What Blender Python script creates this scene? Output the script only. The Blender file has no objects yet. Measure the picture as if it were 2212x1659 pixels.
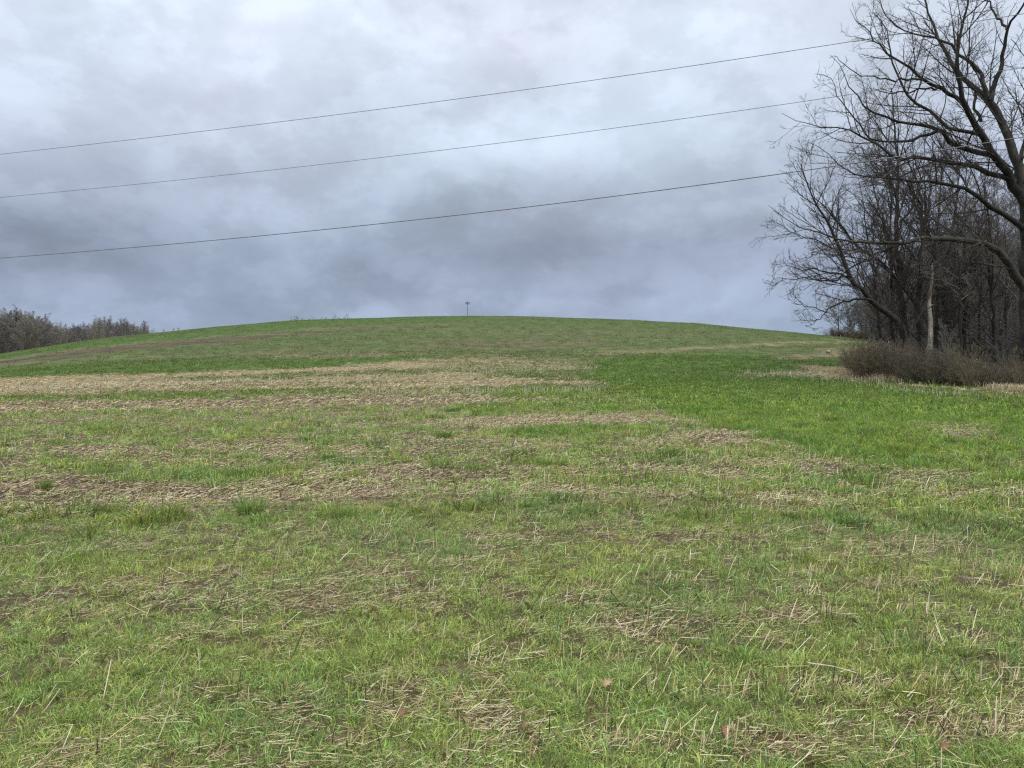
import bpy, math, random
import numpy as np
from mathutils import Vector, Matrix
random.seed(7)
rng = np.random.default_rng(11)
S = bpy.context.scene
COL = S.collection

# ------------------------------------------------------------------ camera
EYE = 1.6
PITCH = math.radians(1.1)
FPX, CX, CY = 1597.5, 1106.0, 829.5            # photo measured on a 2212 x 1659 view
cam_d = bpy.data.cameras.new('camera')
cam_d.sensor_width = 36.0; cam_d.lens = 26.0
cam_d.clip_start = 0.1; cam_d.clip_end = 9000
cam = bpy.data.objects.new('camera', cam_d); COL.objects.link(cam)
cam.location = (0, 0, EYE); cam.rotation_euler = (math.pi/2 + PITCH, 0, 0)
S.camera = cam

# ------------------------------------------------------------------ world
S.view_settings.view_transform = 'Standard'; S.view_settings.look = 'None'
S.view_settings.exposure = 0.0; S.view_settings.gamma = 1.0
S.cycles.use_denoising = False; S.cycles.pixel_filter_type = 'BLACKMAN_HARRIS'; S.cycles.filter_width = 1.3
S.cycles.max_bounces = 6; S.cycles.diffuse_bounces = 3; S.cycles.transparent_max_bounces = 8
SUN_EL, SUN_AZ = math.radians(52), math.radians(150)
W = bpy.data.worlds.new('World'); S.world = W; W.use_nodes = True
wn, wl = W.node_tree.nodes, W.node_tree.links
wn.clear()
def N(kind, **k):
    n = wn.new(kind)
    for a, b in k.items(): setattr(n, a, b)
    return n
def mth(op, a, b=None, c=None, clamp=False):
    n = N('ShaderNodeMath', operation=op); n.use_clamp = clamp
    for i, v in enumerate((a, b, c)):
        if v is None: continue
        if isinstance(v, (int, float)): n.inputs[i].default_value = v
        else: wl.new(v, n.inputs[i])
    return n.outputs[0]
def vmth(op, a, b=None, s=None):
    n = N('ShaderNodeVectorMath', operation=op)
    for i, v in enumerate((a, b)):
        if v is None: continue
        if isinstance(v, tuple): n.inputs[i].default_value = v
        else: wl.new(v, n.inputs[i])
    if s is not None: n.inputs['Scale'].default_value = s
    return n.outputs[1] if op in ('LENGTH', 'DOT_PRODUCT') else n.outputs[0]
def pxdir(px, py):
    a, b = (px-CX)/FPX, (CY-py)/FPX
    v = Vector((a, math.cos(PITCH) - b*math.sin(PITCH), math.sin(PITCH) + b*math.cos(PITCH)))
    return v
tc = N('ShaderNodeTexCoord')
d0 = vmth('NORMALIZE', tc.outputs['Generated'])
def noise(vec, scale, detail=5, rough=0.55, dist=0.0, lac=2.0):
    n = N('ShaderNodeTexNoise'); n.inputs['Scale'].default_value = scale
    n.inputs['Detail'].default_value = detail; n.inputs['Roughness'].default_value = rough
    n.inputs['Distortion'].default_value = dist; n.inputs['Lacunarity'].default_value = lac
    wl.new(vec, n.inputs['Vector']); return n
# domain warp so the cloud masses get ragged edges
w1 = noise(d0, 4.0, 4, 0.55)
wv = vmth('SUBTRACT', w1.outputs['Color'], (0.5, 0.5, 0.5))
wv2 = vmth('SCALE', wv, s=0.20)
dw = vmth('ADD', d0, wv2)
# stretched lookup: the cloud deck is seen flat-on, so it compresses towards the horizon
sep = N('ShaderNodeSeparateXYZ'); wl.new(d0, sep.inputs[0])
zc = mth('ADD', mth('MAXIMUM', sep.outputs[2], 0.0), 0.16)
deck = N('ShaderNodeCombineXYZ')
wl.new(mth('DIVIDE', sep.outputs[0], zc), deck.inputs[0]); wl.new(mth('DIVIDE', sep.outputs[1], zc), deck.inputs[1])
mp = N('ShaderNodeMapping'); mp.inputs['Rotation'].default_value = (0, 0, math.radians(28)); mp.inputs['Scale'].default_value = (1.0, 0.55, 1)
wl.new(deck.outputs[0], mp.inputs['Vector'])
n_deck = noise(mp.outputs[0], 1.5, 7, 0.56, 0.35)
mp3 = N('ShaderNodeMapping'); mp3.inputs['Rotation'].default_value = (0, math.radians(-24), 0); mp3.inputs['Scale'].default_value = (1.0, 1.0, 1.9)
wl.new(dw, mp3.inputs['Vector'])
n_dir = noise(mp3.outputs[0], 3.4, 8, 0.58, 0.0)
mp4 = N('ShaderNodeMapping'); mp4.inputs['Rotation'].default_value = (0, math.radians(-10), 0); mp4.inputs['Scale'].default_value = (1.0, 1.0, 1.7); mp4.inputs['Location'].default_value = (3.1, 1.7, .4)
wl.new(d0, mp4.inputs['Vector'])
n_fine = noise(mp4.outputs[0], 10.0, 8, 0.60, 0.0)
# brightness grows from the horizon to the zenith as under any overcast sky
elev = sep.outputs[2]
base = N('ShaderNodeValToRGB'); base.color_ramp.interpolation = 'EASE'
cr = base.color_ramp.elements
cr[0].position = 0.0; cr[0].color = (0.37, 0.45, 0.575, 1)
cr[1].position = 1.0; cr[1].color = (3.2, 3.3, 3.4, 1)
for p, c in ((0.10, (0.375, 0.445, 0.59, 1)), (0.18, (0.385, 0.435, 0.57, 1)), (0.25, (0.51, 0.57, 0.71, 1)), (0.33, (0.665, 0.735, 0.875, 1)),
             (0.47, (0.78, 0.85, 0.98, 1)), (0.62, (1.3, 1.4, 1.5, 1))):
    e = cr.new(p); e.color = c
wl.new(elev, base.inputs[0])
# lobes: (px, py, half width, half height, tilt deg, amount)   amount < 0 darkens
LOBES = [
    (1400, 505, 300, 70, -14, -0.15), (1130, 450, 380, 55, -12, -0.09), (950, 560, 420, 60, -8, -0.05), (90, 430, 170, 70, -20, -0.15), (230, 520, 260, 55, -10, -0.08),
    (120, 610, 300, 60, 0, -0.14), (480, 660, 320, 60, 0, -0.06), (650, 620, 240, 70, -25, -0.08),
    (1090, 180, 340, 60, -18, -0.07), (900, 300, 420, 60, -25, -0.06), (1520, 330, 280, 70, -20, -0.09), (1600, 430, 200, 60, -10, -0.06),
    (60, 235, 120, 40, -10, -0.07), (330, 230, 200, 60, -30, -0.06), (1700, 60, 220, 60, -25, -0.06),
    (1385, 635, 80, 26, -12, 0.16), (1560, 640, 90, 22, -30, 0.10), (1180, 610, 160, 24, -8, 0.06), (1100, 672, 130, 14, 0, 0.10), (830, 660, 130, 20, -10, 0.06), (1640, 700, 120, 26, -20, 0.07),
    (820, 400, 300, 55, -22, 0.09), (1130, 360, 320, 45, -18, 0.08), (350, 120, 480, 110, 0, 0.10), (1350, 60, 300, 50, 0, 0.05), (1700, 250, 200, 70, 0, 0.08), (560, 470, 160, 50, -30, 0.07), (40, 330, 120, 40, 0, 0.05), (1650, 560, 120, 60, -30, 0.05),
]
acc = None
for (px, py, hw, hh, tilt, amt) in LOBES:
    c = pxdir(px, py); c.normalize()
    right = Vector((c.y, -c.x, 0)).normalized(); up = right.cross(c).normalized()
    t = math.radians(-tilt)
    ax = right*math.cos(t) + up*math.sin(t); ay = up*math.cos(t) - right*math.sin(t)
    dx = mth('DIVIDE', mth('SUBTRACT', vmth('DOT_PRODUCT', dw, tuple(ax)), float(ax.dot(c))), hw/FPX)
    dy = mth('DIVIDE', mth('SUBTRACT', vmth('DOT_PRODUCT', dw, tuple(ay)), float(ay.dot(c))), hh/FPX)
    front = mth('GREATER_THAN', vmth('DOT_PRODUCT', d0, tuple(c)), 0.0)
    q = mth('ADD', mth('MULTIPLY', dx, dx), mth('MULTIPLY', dy, dy))
    g = mth('MULTIPLY', mth('EXPONENT', mth('MULTIPLY', q, -0.9)), front)
    g = mth('MULTIPLY', g, amt)
    acc = g if acc is None else mth('ADD', acc, g)
def edge(v, a, b_, amt):
    m_ = N('ShaderNodeMapRange'); m_.interpolation_type = 'SMOOTHSTEP'; wl.new(v, m_.inputs[0])
    m_.inputs[1].default_value = a; m_.inputs[2].default_value = b_; m_.inputs[3].default_value = -amt; m_.inputs[4].default_value = amt
    return m_.outputs[0]
tex = mth('ADD', mth('ADD', mth('MULTIPLY', mth('SUBTRACT', n_dir.outputs[0], 0.5), 0.30), edge(n_dir.outputs[0], .38, .60, .045)),
          mth('ADD', mth('MULTIPLY', mth('SUBTRACT', n_fine.outputs[0], 0.5), 0.34), edge(n_fine.outputs[0], .44, .57, .035)))
tex = mth('ADD', tex, mth('MULTIPLY', mth('SUBTRACT', n_deck.outputs[0], 0.5), 0.36))
tot = mth('ADD', mth('ADD', tex, acc), 1.0)
tot = mth('MAXIMUM', tot, 0.55)
cl = N('ShaderNodeVectorMath', operation='SCALE'); wl.new(base.outputs[0], cl.inputs[0]); wl.new(tot, cl.inputs['Scale'])
# darker cloud is a little greyer / more violet, thin cloud a little bluer
mixv = N('ShaderNodeMix', data_type='RGBA', blend_type='MULTIPLY'); mixv.inputs[0].default_value = 1.0
tint = N('ShaderNodeValToRGB'); te = tint.color_ramp.elements
te[0].position = 0.0; te[0].color = (0.99, 0.978, 0.99, 1); te[1].position = 1.0; te[1].color = (0.95, 1.01, 1.0, 1)
n_t = noise(mp3.outputs[0], 2.2, 2, 0.5); wl.new(n_t.outputs[0], tint.inputs[0])
te[0].position = 0.35; te[1].position = 0.65
wl.new(cl.outputs[0], mixv.inputs[6]); wl.new(tint.outputs[0], mixv.inputs[7])
bg_c = N('ShaderNodeBackground'); wl.new(mixv.outputs[2], bg_c.inputs[0]); bg_c.inputs[1].default_value = 1.0
sky = N('ShaderNodeTexSky', sky_type='NISHITA'); sky.sun_disc = False
sky.sun_elevation = SUN_EL; sky.sun_rotation = SUN_AZ
bg_s = N('ShaderNodeBackground'); wl.new(sky.outputs[0], bg_s.inputs[0]); bg_s.inputs[1].default_value = 0.08
ms = N('ShaderNodeMixShader'); ms.inputs[0].default_value = 0.93
wl.new(bg_s.outputs[0], ms.inputs[1]); wl.new(bg_c.outputs[0], ms.inputs[2])
wo = N('ShaderNodeOutputWorld'); wl.new(ms.outputs[0], wo.inputs[0])

sun_d = bpy.data.lights.new('sun', 'SUN'); sun_d.energy = 1.5; sun_d.angle = math.radians(10); sun_d.color = (1.0, 0.96, 0.89)
sun = bpy.data.objects.new('sun', sun_d); COL.objects.link(sun)
sd = Vector((math.sin(SUN_AZ)*math.cos(SUN_EL), math.cos(SUN_AZ)*math.cos(SUN_EL), math.sin(SUN_EL)))
sun.rotation_euler = sd.to_track_quat('Z', 'Y').to_euler()

# ------------------------------------------------------------------ helpers
def tag(o, label=None, cat=None, group=None, kind=None):
    if label: o['label'] = label
    if cat: o['category'] = cat
    if group: o['group'] = group
    if kind: o['kind'] = kind
    return o
def empty(name, loc=(0, 0, 0), rz=0.0):
    o = bpy.data.objects.new(name, None); COL.objects.link(o); o.location = loc; o.rotation_euler = (0, 0, rz)
    o.empty_display_size = 0.3
    return o
def mesh_from(name, V, faces_flat, nper, mat, parent=None, col=None, smooth=True, extra=None):
    """V (n,3); faces_flat int array; nper array of loop totals"""
    me = bpy.data.meshes.new(name)
    V = np.ascontiguousarray(V, dtype=np.float32)
    me.vertices.add(len(V)); me.vertices.foreach_set('co', V.ravel())
    faces_flat = np.ascontiguousarray(faces_flat, dtype=np.int32); nper = np.asarray(nper, dtype=np.int32)
    me.loops.add(len(faces_flat)); me.loops.foreach_set('vertex_index', faces_flat)
    me.polygons.add(len(nper))
    st = np.concatenate(([0], np.cumsum(nper)[:-1])).astype(np.int32)
    me.polygons.foreach_set('loop_start', st); me.polygons.foreach_set('loop_total', nper)
    me.polygons.foreach_set('use_smooth', np.full(len(nper), smooth))
    for nm, arr in (('Col', col), ('Mix', extra)):
        if arr is not None:
            a = me.attributes.new(nm, 'FLOAT_COLOR', 'POINT')
            c4 = np.ones((len(V), 4), np.float32); c4[:, :3] = arr
            a.data.foreach_set('color', c4.ravel())
    me.update(); me.validate(verbose=False) if False else None
    me.materials.append(mat)
    o = bpy.data.objects.new(name, me); COL.objects.link(o)
    if parent: o.parent = parent
    return o
class Tubes:
    """collects batches of polylines (m,n,3) with radii (m,n)"""
    def __init__(s): s.V = []; s.F = []; s.C = []; s.nv = 0
    def add(s, P, R, k=5, col=None, cap=False):
        P = np.asarray(P, float); R = np.asarray(R, float)
        if P.ndim == 2: P = P[None]; R = R[None]
        m, n = P.shape[:2]
        if m == 0: return
        T = np.gradient(P, axis=1); T /= np.linalg.norm(T, axis=2, keepdims=True) + 1e-9
        av = P[:, -1] - P[:, 0]; av /= np.linalg.norm(av, axis=1, keepdims=True) + 1e-9
        ref = np.where(np.abs(av[:, 2:3]) < 0.75, np.array([[0, 0, 1.]]), np.array([[1., 0.13, 0]]))
        ref = ref[:, None, :] + 0*T
        A = np.cross(T, ref); A /= np.linalg.norm(A, axis=2, keepdims=True) + 1e-9
        B = np.cross(T, A)
        th = np.arange(k)*2*np.pi/k
        ring = P[:, :, None, :] + R[:, :, None, None]*(A[:, :, None, :]*np.cos(th)[None, None, :, None] + B[:, :, None, :]*np.sin(th)[None, None, :, None])
        V = ring.reshape(-1, 3)
        i = np.arange(m)[:, None, None]*n*k + np.arange(n-1)[None, :, None]*k
        j = np.arange(k)[None, None, :]; j2 = (j+1) % k
        q = np.stack([i+j, i+j2, i+k+j2, i+k+j], axis=-1).reshape(-1, 4) + s.nv
        s.V.append(V); s.F.append(q); s.nv += len(V)
        if col is not None: s.C.append(np.repeat(np.asarray(col, float), n*k, axis=0))
    def build(s, name, mat, parent=None):
        if not s.V: return None
        V = np.concatenate(s.V); F = np.concatenate(s.F)
        C = np.concatenate(s.C) if s.C else None
        return mesh_from(name, V, F.ravel(), np.full(len(F), 4), mat, parent, C)

# numpy gradient noise -------------------------------------------------
_perm = np.random.default_rng(5).permutation(4096).astype(np.int64)
_ga = np.random.default_rng(6).random(4096)*2*np.pi
_gx, _gy = np.cos(_ga), np.sin(_ga)
def pnoise(x, y, seed=0):
    xi = np.floor(x).astype(np.int64); yi = np.floor(y).astype(np.int64)
    xf = x-xi; yf = y-yi
    u = xf*xf*xf*(xf*(xf*6-15)+10); v = yf*yf*yf*(yf*(yf*6-15)+10)
    def g(a, b, dx, dy):
        h = _perm[(_perm[(a+seed*131) & 4095] + b) & 4095]
        return _gx[h]*dx + _gy[h]*dy
    n00 = g(xi, yi, xf, yf); n10 = g(xi+1, yi, xf-1, yf); n01 = g(xi, yi+1, xf, yf-1); n11 = g(xi+1, yi+1, xf-1, yf-1)
    return ((n00*(1-u)+n10*u)*(1-v) + (n01*(1-u)+n11*u)*v)*1.5
def fbm(x, y, oct=4, seed=0, rough=0.5):
    s = 0; a = 1; t = 0
    for o in range(oct):
        s = s + a*pnoise(x*2**o, y*2**o, seed+o*7); t += a; a *= rough
    return s/t*1.3
def sstep(a, b, x):
    t = np.clip((x-a)/(b-a), 0, 1); return t*t*(3-2*t)

# ------------------------------------------------------------------ terrain height
SKY = [(-160, 782), (0, 765), (200, 733), (330, 720), (470, 706), (640, 692), (860, 685), (1010, 682.5), (1100, 683), (1300, 688.5), (1500, 698), (1700, 717), (1800, 726), (1860, 733), (2000, 749), (2212, 772), (2400, 790)]
sk_phi, sk_t = [], []
for px, py in SKY:
    d = pxdir(px, py); sk_phi.append(math.atan2(d.x, d.y)); sk_t.append(d.z/math.hypot(d.x, d.y))
RR = np.concatenate([np.linspace(0, 320, 1281), np.geomspace(322, 6000, 200)])
PH = np.radians(np.arange(-180, 181, 1.0))
def slope_prof(r, s0, s1):
    s = s0 + (s1-s0)*sstep(18, 75, r)
    s2 = -0.03
    s = np.where(r > 85, s1 + (s2-s1)*np.clip((r-85)/165, 0, 1), s)
    return np.where(r > 400, s*np.clip(1-(r-400)/500, 0, 1), s)
def integ(s): return np.concatenate(([0], np.cumsum((s[1:]+s[:-1])/2*np.diff(RR))))
ZT = np.zeros((len(PH), len(RR)))
for i, p in enumerate(PH):
    s0 = 0.056*math.cos(p)
    if abs(p) < math.radians(60):
        tgt = np.interp(p, sk_phi, sk_t)
        lo, hi = -0.05, 0.6
        for _ in range(30):
            m = (lo+hi)/2; z = integ(slope_prof(RR, s0, m))
            k = (RR > 60) & (RR < 320)
            if np.max((z[k]-EYE)/RR[k]) > tgt: hi = m
            else: lo = m
        s1 = (lo+hi)/2
        if abs(p) > math.radians(42): s1 = s1 + (s0-s1)*sstep(math.radians(42), math.radians(60), abs(p))
    else: s1 = s0
    if abs(p) > math.radians(90): s1 = max(s1, -0.03)
    ZT[i] = integ(slope_prof(RR, s0, s1))
def ground_rp(r, p):
    r = np.asarray(r, float); p = (np.asarray(p, float)+np.pi) % (2*np.pi) - np.pi
    fi = (p-PH[0])/(PH[1]-PH[0]); i0 = np.clip(np.floor(fi).astype(int), 0, len(PH)-2); f = fi-i0
    j = np.clip(np.searchsorted(RR, r, side='right')-1, 0, len(RR)-2); g = (r-RR[j])/(RR[j+1]-RR[j]); g = np.clip(g, 0, 1)
    a = ZT[i0, j]*(1-g)+ZT[i0, j+1]*g; b = ZT[i0+1, j]*(1-g)+ZT[i0+1, j+1]*g
    f = f*f*(3-2*f)*0.0+f
    return a*(1-f)+b*f
def bumps(x, y):
    r = np.hypot(x, y)
    b = 0.022*fbm(x*1.1, y*1.6, 4, 3)*np.clip(1.3-r/60, 0.2, 1)
    return b + 0.10*pnoise(x/9, y/9, 21)*sstep(6, 25, r) + 0.0*r
def gz(x, y):
    x = np.asarray(x, float); y = np.asarray(y, float)
    return ground_rp(np.hypot(x, y), np.arctan2(x, y)) + bumps(x, y)
def hit(px, py):
    """point of the ground seen at a photo position -> (r, phi)"""
    d = pxdir(px, py); p = math.atan2(d.x, d.y); t = d.z/math.hypot(d.x, d.y)
    rr = np.geomspace(1.5, 230, 1500)
    tt = (ground_rp(rr, np.full_like(rr, p))-EYE)/rr
    k = np.nonzero(tt >= t)[0]
    r = rr[k[0]] if len(k) else rr[np.argmax(tt)]
    return r, p
def spot(px, py):
    r, p = hit(px, py); x, y = r*math.sin(p), r*math.cos(p)
    return x, y, float(gz(x, y))
def unproj(px, py, Y):
    d = pxdir(px, py); k = Y/d.y
    return np.array([d.x*k, Y, EYE+d.z*k])

# ------------------------------------------------------------------ field cover map (world r / azimuth, ragged by world noise)
# patch: list of (px, py_top, py_bottom), cover 0..1, straw paleness 0..1, lushness 0..1, edge softness in ln r, strength
PATCH = [
    # broken mixture of clumps and straw across the middle of the field
    ([(-200, 866, 1045), (600, 866, 1040), (1100, 866, 1040), (1450, 900, 1060), (1800, 980, 1090), (2300, 1040, 1130)], .43, .50, .38, .12, .9),
    # lush strip along the crest
    ([(-150, 770, 785), (0, 750, 779), (300, 705, 745), (640, 680, 714), (900, 675, 699), (1050, 670, 694)], .95, .5, .75, .03, 1),
    # hill flank, olive
    ([(-150, 790, 810), (0, 784, 800), (300, 758, 790), (640, 722, 780), (900, 704, 770), (1050, 694, 765), (1300, 690, 775), (1600, 695, 775), (1850, 730, 790)], .80, .35, .35, .05, 1),
    ([(1000, 684, 695), (1300, 690, 700), (1600, 705, 716), (1850, 730, 745)], .88, .4, .6, .03, 1),
    # dark wheel track
    ([(-150, 790, 797), (0, 778, 786), (300, 743, 756), (500, 729, 740), (640, 715.5, 722), (900, 700.5, 705), (1040, 696.2, 698.4)], .08, .12, .2, .02, .95),
    ([(-100, 787, 792), (0, 775, 778), (300, 740, 743), (640, 711, 714), (860, 700, 702)], .3, .9, .2, .02, .6),
    ([(900, 740, 752), (1050, 735, 757), (1280, 730, 752), (1330, 738, 745)], .28, .25, .2, .10, .9),
    ([(700, 700, 712), (1000, 700, 706), (1200, 704, 710)], .82, .4, .6, .03, .6),
    ([(900, 712, 718), (1200, 716, 722), (1500, 722, 726)], .45, .5, .3, .04, .6),
    ([(0, 787, 792), (400, 768, 774), (700, 752, 757)], .4, .7, .3, .03, .6),
    ([(560, 768, 778), (800, 762, 785), (1000, 770, 782), (1250, 776, 782)], .2, .45, .2, .06, .95),
    # saturated strip
    ([(-150, 800, 822), (0, 795, 819), (400, 781, 809), (700, 773, 795), (850, 771, 782), (1000, 768, 772)], .97, .5, .8, .03, 1),
    # straw band left
    ([(-150, 820, 862), (0, 817, 850), (300, 811, 838), (620, 797, 815), (900, 780, 800), (1150, 785, 792)], .06, .95, .2, .03, 1),
    ([(-100, 858, 866), (0, 850, 858), (300, 838, 848), (700, 815, 850), (1000, 800, 838), (1110, 815, 836)], .10, .85, .2, .04, 1),
    ([(350, 818, 822), (600, 808, 814), (850, 797, 803), (960, 792, 797)], .85, .5, .6, .03, .9),
    ([(450, 835, 840), (700, 826, 832), (860, 822, 826)], .6, .6, .5, .04, .7),
    ([(1000, 772, 800), (1180, 780, 806), (1270, 785, 800)], .45, .8, .4, .06, .9),
    ([(1060, 800, 818), (1180, 802, 812), (1300, 806, 812)], .75, .8, .6, .06, .8),
    # thin green strips through the straw
    ([(-150, 860, 876), (0, 858, 868), (350, 850, 862), (650, 843, 854), (760, 842, 850)], .85, .5, .6, .04, 1),
    ([(1090, 835, 866), (1300, 838, 866), (1380, 850, 870)], .9, .5, .65, .05, 1),
    ([(1100, 820, 830), (1220, 822, 832), (1310, 825, 832)], .1, .95, .2, .05, 1),
    # straw with soil
    ([(-150, 870, 905), (0, 868, 890), (500, 862, 886), (760, 850, 880), (1000, 850, 876), (1100, 862, 874)], .10, .6, .2, .05, 1),
    ([(0, 892, 935), (400, 890, 930), (900, 880, 925), (1060, 878, 915)], .5, .45, .4, .12, .8),
    ([(1020, 872, 895), (1200, 870, 892), (1400, 876, 894)], .8, .5, .75, .05, .9),
    ([(980, 900, 930), (1100, 896, 928), (1300, 894, 920), (1450, 900, 914)], .06, .75, .2, .06, 1),
    ([(1030, 932, 950), (1200, 925, 948), (1420, 920, 942)], .9, .4, .75, .06, .9),
    ([(0, 932, 960), (500, 928, 960), (1000, 932, 960)], .68, .3, .5, .1, .85),
    ([(0, 962, 1000), (300, 965, 1000), (800, 960, 985), (1250, 952, 975)], .25, .5, .3, .1, .9),
    ([(1440, 935, 955), (1540, 930, 958), (1640, 938, 955)], .15, .6, .3, .08, .95),
    ([(150, 1010, 1035), (500, 1005, 1040), (900, 990, 1025), (1400, 985, 1020)], .72, .3, .5, .08, .8),
    ([(-150, 1035, 1120), (0, 1040, 1115), (450, 1042, 1105), (850, 1030, 1085), (1000, 1040, 1075)], .12, .42, .2, .07, 1),
    ([(880, 1020, 1100), (1300, 1020, 1090), (1700, 1050, 1110), (2000, 1080, 1120)], .42, .35, .35, .12, .9),
    ([(1250, 960, 1010), (1500, 965, 1030), (1700, 990, 1050), (2212, 1050, 1110)], .5, .4, .5, .15, .8),
    ([(820, 1180, 1210), (950, 1178, 1215), (1200, 1160, 1190)], .3, .35, .3, .1, .5),
    ([(1050, 1150, 1175), (1350, 1148, 1180), (1500, 1165, 1180)], .25, .5, .3, .08, .6),
    ([(650, 1290, 1330), (800, 1280, 1330)], .3, .4, .3, .1, .6),
    # lush area to the right
    ([(1300, 775, 830), (1380, 765, 868), (1460, 765, 900), (1650, 765, 955), (1900, 790, 1010), (2212, 840, 1050), (2400, 860, 1080)], .95, .6, 1.0, .05, 1),
    ([(1290, 760, 768), (1400, 756, 766), (1560, 748, 756), (1760, 736, 742), (1850, 736, 740)], .3, .8, .3, .03, .9),
    ([(1700, 772, 782), (1760, 756, 776), (1850, 745, 768)], .22, .6, .3, .04, .95),
    ([(1600, 806, 812), (1700, 804, 812), (1760, 800, 816), (1900, 812, 826)], .45, .95, .3, .03, .9),
    ([(1780, 794, 812), (1850, 790, 818)], .05, 1.0, .2, .03, 1),
    ([(2030, 915, 950), (2120, 915, 960)], .3, .4, .4, .06, .8),
    ([(2080, 985, 1020), (2212, 980, 1030), (2350, 985, 1040)], .5, .4, .5, .1, .8),
    ([(1960, 830, 838), (2100, 842, 850), (2250, 852, 862)], .35, .95, .3, .03, .8),
    # foreground patches of exposed straw
    ([(100, 1560, 1590), (500, 1550, 1585), (640, 1520, 1560)], .38, .5, .3, .05, .7),
    ([(800, 1540, 1600), (1200, 1560, 1620), (1700, 1580, 1640), (2212, 1540, 1640)], .42, .6, .3, .06, .7),
    ([(1480, 1600, 1640), (1900, 1610, 1650)], .15, .5, .3, .05, .6),
    ([(1640, 1330, 1350), (1760, 1328, 1352)], .3, .8, .3, .05, .6),
    ([(0, 1290, 1330), (150, 1295, 1330)], .3, .4, .3, .06, .4),
    ([(1050, 1470, 1500), (1180, 1465, 1505)], .35, .6, .3, .06, .5),
]
PW = []
for pts, g, s, l, soft, w in PATCH:
    ph, lo, hi = [], [], []
    for px, yt, yb in pts:
        dd = pxdir(px, (yt+yb)/2)
        r1, _ = hit(px, yt); r2, _ = hit(px, yb)
        ph.append(math.atan2(dd.x, dd.y)); hi.append(math.log(r1)); lo.append(math.log(r2))
    PW.append((np.array(ph), np.array(lo), np.array(hi), g, s, l, soft, w))
# edge of the wood: field lies to its left / nearer
wood_line = [spot(*q)[:2] for q in ((2900, 895), (2500, 864), (2212, 841), (2000, 826), (1912, 817), (1885, 810), (1862, 790))]
wood_line = [(x, y) for x, y in wood_line]
tr = hit(1862, 736); far = hit(1800, 727)
wood_poly = wood_line + [(tr[0]*math.sin(tr[1])+3, tr[0]*math.cos(tr[1])), (far[0]*math.sin(far[1])+2, far[0]*math.cos(far[1])), (92, 175), (120, 300), (420, 300), (300, 40)]
def inpoly(x, y, poly):
    ins = np.zeros(x.shape, bool); n = len(poly)
    for i in range(n):
        x1, y1 = poly[i]; x2, y2 = poly[(i+1) % n]
        c = ((y1 > y) != (y2 > y))
        xi = (x2-x1)*(y-y1)/((y2-y1) if y2 != y1 else 1e-9)+x1
        ins ^= c & (x < xi)
    return ins
def cover(x, y):
    """green cover, straw paleness, lushness at world points"""
    x = np.asarray(x, float); y = np.asarray(y, float)
    r = np.hypot(x, y); p = np.arctan2(x, y); L = np.log(np.maximum(r, .5))
    rag = fbm(x/2.6, y/1.4, 4, 31); rag2 = fbm(x/0.6, y/0.45, 3, 41)
    far = sstep(25, 90, r)
    ragf = fbm(x/14, y/3.5, 4, 51)
    wob = (0.06*rag+0.03*rag2)*(1-far) + 0.015*ragf*far
    Lw = L + wob
    pw = p + 0.02*fbm(x/6, y/6, 2, 61) + 0.02*rag
    G = np.full(x.shape, .73); Sx = np.full(x.shape, .40); U = np.full(x.shape, .30)
    # left foreground a little duller, right a little lusher
    G += .05*sstep(-.5, .5, p)
    U += .10*sstep(1.2, 2.6, L)*0
    for ph, lo, hi, g, s, l, soft, w in PW:
        a = np.interp(pw, ph, lo); b = np.interp(pw, ph, hi)
        m = sstep(-soft, soft, Lw-a)*sstep(-soft, soft, b-Lw)
        e = .05
        m = m*sstep(ph[0]-e, ph[0]+e*.4, pw)*sstep(-ph[-1]-e, -ph[-1]+e*.4, -pw)*w
        G += (g-G)*m; Sx += (s-Sx)*m; U += (l-U)*m
    G = G+.04*(1-G)
    # world scale patchiness
    near = 1-sstep(20, 60, r)
    G0 = G
    k = np.maximum(4*G*(1-G), .42)
    G = G + (0.55*rag*k + 0.30*rag2*k)*(0.35+0.65*near) + 0.25*ragf*k*far
    G = G + 0.14*fbm(x/1.2, y/.9, 3, 71)*near
    G = G + 0.30*fbm(x/.8, y/.8, 2, 73)*k*sstep(6, 12, r)*(1-sstep(45, 70, r))
    # drill rows running across the slope
    row = np.sin((y*1.0 - x*.07 + .6*fbm(x/8, y/8, 2, 81))*2*np.pi/.75)
    G = G + 0.07*row*k*(1-sstep(12, 30, r))
    st = fbm(x/20+3, y/1.6, 4, 91)
    G = G + 0.20*st*k*sstep(15, 50, r)
    Sx = Sx + 0.35*fbm(x/1.8, y/1.1, 4, 101)*near + 0.25*ragf*far + .2*st*far
    U = U + 0.25*fbm(x/2.5, y/2.0, 3, 111) + .12*ragf*far
    return np.clip(G, 0, 1), np.clip(Sx, 0, 1), np.clip(U, 0, 1)

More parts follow.
